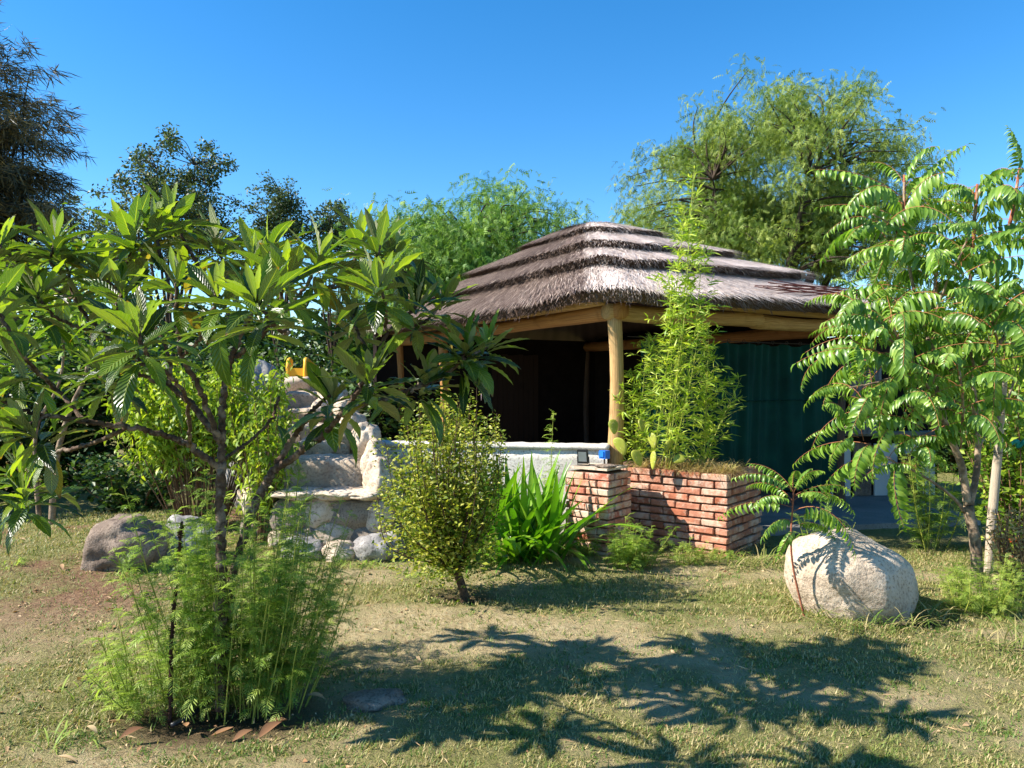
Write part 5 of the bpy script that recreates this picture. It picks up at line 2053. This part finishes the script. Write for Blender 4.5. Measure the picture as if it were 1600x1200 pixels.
def make_sapling():
    b0 = P(1258, 945, 5.05)
    b0[2] = gz(b0[0], b0[1]) - 0.03
    root = thing('sapling', b0, 'small sapling with red stem and compound leaves leaning over the pale boulder', 'sapling')
    c = curve([b0, P(1240, 890, 5.0), P(1236, 840, 4.98), P(1240, 770, 4.98)], 10)
    mb = MB()
    mb.tube(c, np.linspace(0.0075, 0.005, len(c)), 8, wob=0.1)
    obj('stem', mb, M['heaven_shoot'], root)
    tip = c[-1]
    for (dx, dy, dz, L, off, k) in ((-0.95, -0.1, 0.55, .34, 0.0, 3), (-1, 0.1, 0.1, .40, 0.10, 3), (0.9, -0.2, 0.35, .34, 0.02, 4), (1, 0.2, 0.2, .36, 0.05, 4), (0.2, -0.6, 0.8, .20, 0.0, 1),
                                    (0.35, 0.9, 0.6, .3, 0.02, 2), (-0.5, 0.8, 0.4, .3, 0.06, 2), (0.9, -0.5, 0.05, .34, 0.12, 4), (-0.8, -0.5, 0.1, .24, 0.2, 2), (-0.5, -0.8, 0.0, .24, 0.26, 3), (0.8, 0.3, 0.0, .3, 0.22, 3), (0.5, -0.8, 0.3, .22, 0.03, 2), (-0.7, 0.5, 0.7, .26, 0.0, 1), (0.7, 0.6, 0.5, .3, 0.0, 2), (-0.9, -0.4, 0.3, .3, 0.07, 3), (0.95, -0.1, 0.1, .3, 0.16, 3)):
        heaven_leaf(root, tip - np.array([0, 0, off]), (dx, dy, dz), L * 1.35, k)


make_sapling()

# grey stake
sp0 = P(1545, 842, 6.35)
sp0[2] = gz(sp0[0], sp0[1]) - 0.1
root = thing('wooden_stake', sp0, 'slim grey weathered wooden stake beside the young tree', 'stake')
log('pole', sp0, P(1566, 585, 6.3), 0.036, 0.033, M['stake'], root, 18, 0.008, 10)
for v in (690, 800):
    q = sp0 + (P(1566, 585, 6.3) - sp0) * ((870 - v) / 285)
    mb = MB()
    an = np.linspace(0, 2 * np.pi, 14)
    mb.tube(np.array([q + [0.038 * math.cos(a), 0.038 * math.sin(a), 0.004 * math.sin(a)] for a in an]), 0.003, 4, cap=False)
    obj('tie', mb, M['black_plastic'], root)

# ------------------------------------------------------------------ shrubs
def shrub(name, label, base, h, rad, n_stems, per, leaf, leaf_len, mat, stem_mat, bare=0.35, cat='shrub', group=None, dirz=(-0.5, 0.8), fan=1.0, puff=0.07):
    root = thing(name, (base[0], base[1], gz(base[0], base[1])), label, cat, group)
    sm, lm = MB(), MB()
    z0 = gz(base[0], base[1]) - 0.03
    for i in range(n_stems):
        a = RNG.random() * 6.28
        rr = math.sqrt(RNG.random())
        x0, y0 = base[0] + rad[0] * 0.25 * rr * math.cos(a), base[1] + rad[1] * 0.25 * rr * math.sin(a)
        hh = h * (1 - 0.35 * rr * RNG.random()) * RNG.uniform(0.75, 1.02)
        tip = np.array([base[0] + rad[0] * fan * rr * math.cos(a), base[1] + rad[1] * fan * rr * math.sin(a), z0 + hh])
        mid = np.array([x0 * 0.55 + tip[0] * 0.45, y0 * 0.55 + tip[1] * 0.45, z0 + hh * 0.55]) + RNG.normal(0, 0.03, 3)
        c = curve([[x0, y0, z0], mid, tip], 8)
        sm.tube(c, np.linspace(0.009, 0.003, len(c)), 4, cap=False)
        m = per
        t = (bare + (1 - bare) * RNG.random(m)) * (len(c) - 1.01)
        i0 = t.astype(int)
        p = c[i0] + (c[i0 + 1] - c[i0]) * (t - i0)[:, None] + RNG.normal(0, puff, (m, 3))
        p[:, 2] = np.maximum(p[:, 2], z0 + 0.03)
        lm.inst(leaf, frames(rand_dirs(m, *dirz), norm(rand_dirs(m, 0, 1) + [0, 0, 0.4])), p, RNG.uniform(0.6, 1.15, m) * leaf_len)
    tag(obj('stem', sm, stem_mat, root), kind='stuff')
    tag(obj('foliage', lm, mat, root), kind='stuff')
    return root


LANCE = blade_t(3, 0.3, 0.9, 0.0, 0.35, 1)
BROAD = diamond_t(0.6, 0.3)
b_ = P(312, 812, 7.7)
shrub('tall_shrub', 'tall lime green shrub with bare brown stems behind the loquat trunk', b_, 1.85, (0.95, 0.6), 90, 95, LANCE, 0.095, M['lime_leaf'], M['brown_stem'], bare=0.50, dirz=(-0.95, 0.2), puff=0.05)
b_ = P(408, 800, 7.25)
shrub('tall_shrub', 'lime green shrub sprays spilling over the stair rocks', b_, 1.50, (0.38, 0.3), 26, 70, LANCE, 0.085, M['lime_leaf'], M['brown_stem'], bare=0.3, dirz=(-0.95, 0.2), puff=0.05)
b_ = P(215, 800, 9.0)
shrub('low_shrub', 'low dark leafy shrub between lime shrub and bare young trunks', b_, 0.75, (1.0, 0.7), 40, 60, BROAD, 0.085, M['shrub_leaf'], M['brown_stem'], bare=0.1)
for (u, v, Yd, h, rx, n, lb) in ((-40, 770, 10.5, 2.2, 1.3, 46, 'dark green shrub at the garden edge behind hanging loquat leaves'),
                                 (110, 760, 12.0, 2.6, 1.6, 56, 'dark green shrub behind the bare young trunks'),
                                 (270, 740, 12.5, 2.6, 1.5, 52, 'dark green shrub directly behind the lime shrub'),
                                 (430, 720, 13.0, 2.5, 1.3, 46, 'dark green shrub behind the tall grey boulder'),
                                 (560, 720, 12.5, 2.0, 1.2, 40, 'dark green shrub between slide head and pavilion'),
                                 (-140, 760, 9.0, 2.0, 1.2, 36, 'dark shrub overhanging the lawn at the garden edge')):
    b_ = P(u, v, Yd)
    shrub('background_shrub', lb, b_, h, (rx, 0.9), n, 130, quad_t(0.55), 0.13, M['shrub_leaf'], M['dark_bark'], bare=0.05, puff=0.16, group='dark shrubs behind the garden')
b_ = P(1590, 850, 6.9)
shrub('flower_shrub', 'green shrub with small orange red flowers beside the stake', b_, 1.75, (0.55, 0.5), 44, 72, BROAD, 0.075, M['fresh_leaf'], M['brown_stem'], bare=0.12, puff=0.07)
b_ = P(1600, 800, 9.2)
shrub('tall_shrub', 'yellow green leafy shrub behind the grey stake', b_, 2.5, (1.1, 0.8), 60, 85, LANCE, 0.13, M['lime_leaf'], M['brown_stem'], bare=0.2, puff=0.1)
b_ = P(1720, 780, 12)
shrub('tall_shrub', 'broad green shrub far behind the flower shrub', b_, 3.2, (1.7, 1.2), 60, 110, BROAD, 0.14, M['fresh_leaf'], M['brown_stem'], bare=0.1, puff=0.15)
b_ = P(1490, 790, 13.5)
shrub('tall_shrub', 'dark green shrub behind the barbecue counter', b_, 2.8, (1.7, 1.0), 50, 110, BROAD, 0.14, M['shrub_leaf'], M['brown_stem'], bare=0.05, puff=0.15)
b_ = P(1590, 915, 5.6)
shrub('dry_weed', 'brown half dry twiggy weed below the orange flowers', b_, 0.75, (0.3, 0.25), 36, 40, LANCE, 0.05, M['dry_grass'], M['brown_stem'], bare=0.1, puff=0.03)

# flowers near the stake
M['petal_rose'] = leaf_mat('petal_rose', [(0, lin(200, 70, 76)), (1, lin(222, 104, 104))], trans=0.3, rough=0.6, tmul=(1, 1, 1))
for (u, v, mk, lb) in ((1582, 842, 'petal_red', 'orange flower on a thin stem, the higher of two beside the stake'), (1580, 872, 'petal_rose', 'rose red flower on a thin stem below the orange flower')):
    c = P(u, v, 6.0)
    fl = thing('flower', (c[0], c[1], gz(c[0], c[1])), lb, 'flower', 'flowers beside the stake')
    for q in range(8):
        a = q * 0.785
        mb = MB()
        mb.inst(blade_t(3, 0.6, 0.7, 0.2, 0.6, 2), frames(np.array([[math.cos(a), -0.5, math.sin(a)]]), [0, -1.0, 0.2]), c[None], 0.036)
        obj('petal', mb, M[mk], fl)
    mb = MB()
    mb.tube(curve([c, [c[0] + 0.03, c[1] + 0.03, c[2] * 0.5], [c[0], c[1] + 0.04, gz(c[0], c[1]) - 0.02]], 6), 0.003, 4)
    obj('stem', mb, M['weed_stem'], fl)

# teal knotted cloth strip on the shrub
c = P(1592, 694, 6.55)
mb = MB()
mb.tube(curve([c + [-0.07, 0, 0], c + [-0.03, -0.02, 0.03], c + [0.0, 0.01, -0.02], c + [0.04, -0.02, 0.03], c + [0.09, 0, 0.02]], 6), 0.018, 7, wob=0.3)
tag(obj('cloth_strip', mb, M['teal']), 'teal cloth strip knotted on the flower shrub', 'cloth')

# bare young trunks on the left
for (pts, r, lb) in (([(80, 810, 8.0), (88, 720, 8.0), (110, 640, 8.0), (135, 580, 8.0), (150, 470, 8.0)], 0.035, 'thicker bare young trunk rising beside the hanging loquat leaves'),
                     ([(62, 800, 8.2), (55, 720, 8.2), (60, 660, 8.2), (95, 590, 8.2), (100, 480, 8.2)], 0.026, 'thinner bare young trunk beside the thicker one')):
    q = [P(*k) for k in pts]
    q[0][2] = gz(q[0][0], q[0][1]) - 0.05
    root = thing('young_tree', q[0], lb, 'tree')
    mb = MB()
    c = curve(q, 8)
    mb.tube(c, np.linspace(r, r * 0.4, len(c)), 9, wob=0.12)
    obj('trunk', mb, M['heaven_bark'], root)
    lm = MB()
    n = 700
    p = q[-1] + RNG.normal(0, 1, (n, 3)) * np.array([0.4, 0.35, 0.35])
    lm.inst(LANCE, frames(rand_dirs(n, -0.6, 0.6), rand_dirs(n, 0.2, 1)), p, RNG.uniform(0.08, 0.15, n))
    tag(obj('crown', lm, M['fresh_leaf'], root), kind='stuff')

# ------------------------------------------------------------------ background trees
PEP = []
for k in range(3):
    r_, l_ = pinnate_t(5, 1.0, 0.75 + 0.25 * k, tri_t(0.26), 0.34, 0.7, 0.5, ribbon=True, rachis=0.008, jitter=0.4, bell=False)
    PEP.append(as_t(r_, l_))


def big_tree(name, label, base_xy, trunk_h, cen, rad, n_cl, mode, mat, seed, trunk_r=0.22, strands=26, leaf=0.28, gap=0.35, limbs_from=None, zlow=-0.55, group=None, cl_r=0.6, limb_k=0.48):
    global RNG
    keep = RNG
    RNG = np.random.default_rng(seed)
    b0 = np.array([base_xy[0], base_xy[1], gz(*base_xy) - 0.1])
    root = thing(name, b0, label, 'tree', group)
    cen = np.asarray(cen, float)
    rad = np.asarray(rad, float)
    sm, lm = MB(), MB()
    crotch = np.array([b0[0] * 0.6 + cen[0] * 0.4, b0[1], trunk_h])
    sm.tube(curve([b0, (b0 + crotch) / 2 + RNG.normal(0, 0.06, 3), crotch], 8), np.linspace(trunk_r, trunk_r * 0.75, 17), 10, wob=0.12)
    # main limbs
    mains = []
    nm = 8
    for i in range(nm):
        a = i * 6.283 / nm + RNG.normal(0, 0.3)
        e = RNG.uniform(0.2, 1.2)
        tip = cen + rad * np.array([math.cos(a) * math.cos(e), math.sin(a) * math.cos(e), math.sin(e)]) * 0.72
        mid = crotch * 0.5 + tip * 0.5 + np.array([(tip[0] - crotch[0]) * 0.15, (tip[1] - crotch[1]) * 0.15, -0.12 * rad[2]]) + RNG.normal(0, 0.12, 3) * rad / 3
        c = curve([crotch - [0, 0, RNG.uniform(0, 0.3) * trunk_h * 0.5], mid, tip], 10)
        sm.tube(c, np.linspace(trunk_r * limb_k, trunk_r * 0.06, len(c)), 7, wob=0.15, cap=False)
        mains.append(c)
    allp = np.concatenate(mains)
    # clusters through the crown, more towards its surface, gaps by noise
    got = 0
    tries = 0
    while got < n_cl and tries < n_cl * 20:
        tries += 1
        dv = rand_dirs(1, zlow, 1.0)[0]
        rr = RNG.random() ** 0.55
        w = 1 + 0.30 * mnoise.noise(Vector((dv * 2.1 + seed).tolist())) + 0.16 * mnoise.noise(Vector((dv * 5.3 + seed).tolist()))
        q = cen + rad * dv * rr * w
        if mnoise.noise(Vector((q / (rad.mean() * 0.34) + seed * 1.7).tolist())) < -gap + 0.0:
            continue
        got += 1
        j = np.argmin(np.linalg.norm(allp - q, axis=1) + 0.6 * np.maximum(0, allp[:, 2] - q[2]))
        s = allp[j]
        mid = (s + q) / 2 + RNG.normal(0, 0.1, 3) + np.array([0, 0, 0.12 * np.linalg.norm(q - s)])
        c = curve([s, mid, q], 5)
        sm.tube(c, np.linspace(trunk_r * 0.11, 0.008, len(c)), 4, cap=False)
        tone = RNG.random() * 0.5
        if mode == 'weep':
            m = strands
            st = q + np.clip(RNG.normal(0, 1, (m, 3)), -1.7, 1.7) * cl_r * np.array([0.55, 0.55, 0.42])
            d = rand_dirs(m, -0.8, 0.2) + np.array([0, 0, -0.35])
            L = leaf * RNG.uniform(0.6, 1.3, m)
            lm.inst(PEP[got % 3], frames(d, rand_dirs(m, -0.2, 1)), st, L, np.clip(tone + RNG.random(m) * 0.5, 0, 0.999))
            # pendulous tails
            for z in range(int(strands * 0.16)):
                p0 = q + np.clip(RNG.normal(0, 1, 3), -1.3, 1.3) * cl_r * 0.5
                k = int(RNG.integers(3, 6))
                pp = p0[None] + np.stack([RNG.normal(0, 0.02, k).cumsum(), RNG.normal(0, 0.02, k).cumsum(), -np.arange(k) * leaf * 0.55], -1)
                dd = np.stack([RNG.normal(0, 0.3, k), RNG.normal(0, 0.3, k), -np.ones(k)], -1)
                lm.inst(PEP[z % 3], frames(dd, rand_dirs(k)), pp, np.full(k, leaf * 0.75), np.clip(np.full(k, tone + RNG.random() * 0.5), 0, 0.999))
        elif mode == 'puff':
            m = strands * 9
            st = q + np.clip(RNG.normal(0, 1, (m, 3)), -1.8, 1.8) * cl_r * np.array([0.5, 0.5, 0.4])
            lm.inst(quad_t(0.5), frames(rand_dirs(m, -0.6, 1), rand_dirs(m, 0, 1)), st, leaf * RNG.uniform(0.5, 1.2, m), np.clip(tone + RNG.random(m) * 0.5, 0, 0.999))
        else:                                                     # needles in drooping sprays
            m = strands * 4
            dirb = norm((q - cen) * np.array([1, 1, 0.15]) + RNG.normal(0, 0.3, 3))
            st = q + dirb * RNG.uniform(-0.9, 0.9, m)[:, None] * cl_r + RNG.normal(0, 0.12, (m, 3)) * cl_r
            d = dirb * 0.7 + rand_dirs(m, -1, 0.4) + np.array([0, 0, -0.25])
            lm.inst(quad_t(0.07), frames(d, rand_dirs(m)), st, leaf * RNG.uniform(0.5, 1.3, m), np.clip(tone + RNG.random(m) * 0.5, 0, 0.999))
    obj('trunk', sm, M['dark_bark'], root)
    tag(obj('crown', lm, mat, root), kind='stuff')
    RNG = keep
    return root


def at(u, v, Yd):
    return P(u, v, Yd)


# pale pepper tree behind the pavilion
c = at(735, 420, 17.5)
big_tree('pepper_tree', 'broad bright green weeping pepper tree behind the thatched pavilion', (c[0], 17.5), 1.9, (c[0], 17.5, 3.75), (2.75, 2.3, 2.25), 340, 'weep', M['pepper_leaf'], 5, 0.18, 48, 0.23, 0.9, zlow=-0.6, cl_r=0.62)
# large mesquite-like tree at the right
c = at(1215, 300, 19.5)
big_tree('mesquite_tree', 'tall airy olive green tree with dark limbs behind the thatch', (at(1210, 500, 19.5)[0], 19.5), 2.9, (c[0] - 0.2, 19.5, 5.35), (3.95, 3.0, 3.75), 440, 'weep', M['mesquite_leaf'], 11, 0.28, 50, 0.22, 0.44, zlow=-0.36, cl_r=0.50, limb_k=0.66)
# sparse grey-green trees on the left
c = at(268, 330, 20)
big_tree('acacia_tree', 'sparse dark green tree standing above the loquat crown', (c[0], 20), 2.6, (c[0], 20, 5.6), (1.9, 1.6, 2.7), 260, 'puff', M['grey_leaf'], 14, 0.12, 8, 0.11, 0.10, zlow=-0.5, cl_r=0.24)
for (u, v, Yd, rx, rz, sd, lb) in ((150, 420, 22, 1.5, 2.0, 21, 'thin grey green tree between dark conifer and sparse tree'), (437, 350, 24, 0.9, 1.5, 22, 'small thin tree showing above the loquat, taller of two'), (520, 375, 25, 0.8, 1.3, 23, 'small thin tree next to the pepper tree')):
    c = at(u, v, Yd)
    big_tree('acacia_tree', lb, (c[0], Yd), 2.2, (c[0], Yd, c[2]), (rx, rx, rz), 110, 'puff', M['grey_leaf'], sd, 0.10, 6, 0.12, 0.2, zlow=-0.6, cl_r=0.25)
# dark conifer at the left edge
c = at(-25, 300, 16)
big_tree('she_oak_tree', 'dark feathery conifer at the garden edge', (c[0], 16), 3.0, (c[0], 16, 5.6), (1.4, 1.4, 3.7), 280, 'needle', M['needle'], 33, 0.16, 44, 0.32, 0.5, zlow=-0.8, cl_r=0.6)
# filler trees at the far edge so that no horizon shows
for i, (u, v, Yd, rx, rz, lb) in enumerate(((330, 520, 26, 3.2, 2.2, 'low dark tree beyond the lime shrub'), (60, 520, 24, 3.4, 2.2, 'low dark tree beyond the dark conifer'), (560, 500, 27, 3.0, 2.2, 'low dark tree beyond the stairs'), (1540, 480, 24, 3.4, 2.6, 'leafy tree beyond the yellow green shrub'), (1000, 470, 30, 4.0, 2.2, 'low tree far beyond the thatch ridge'), (1750, 470, 20, 3, 2.8, 'leafy tree at the garden corner'))):
    c = at(u, v, Yd)
    big_tree('hedge_tree', lb, (c[0], Yd), 1.6, (c[0], Yd, 2.0), (rx, 2.0, rz), 90, 'puff', M['shrub_leaf'] if i != 3 else M['fresh_leaf'], 60 + i, 0.14, 14, 0.26, 0.8, zlow=-0.8, cl_r=0.8, group='trees closing the garden behind')
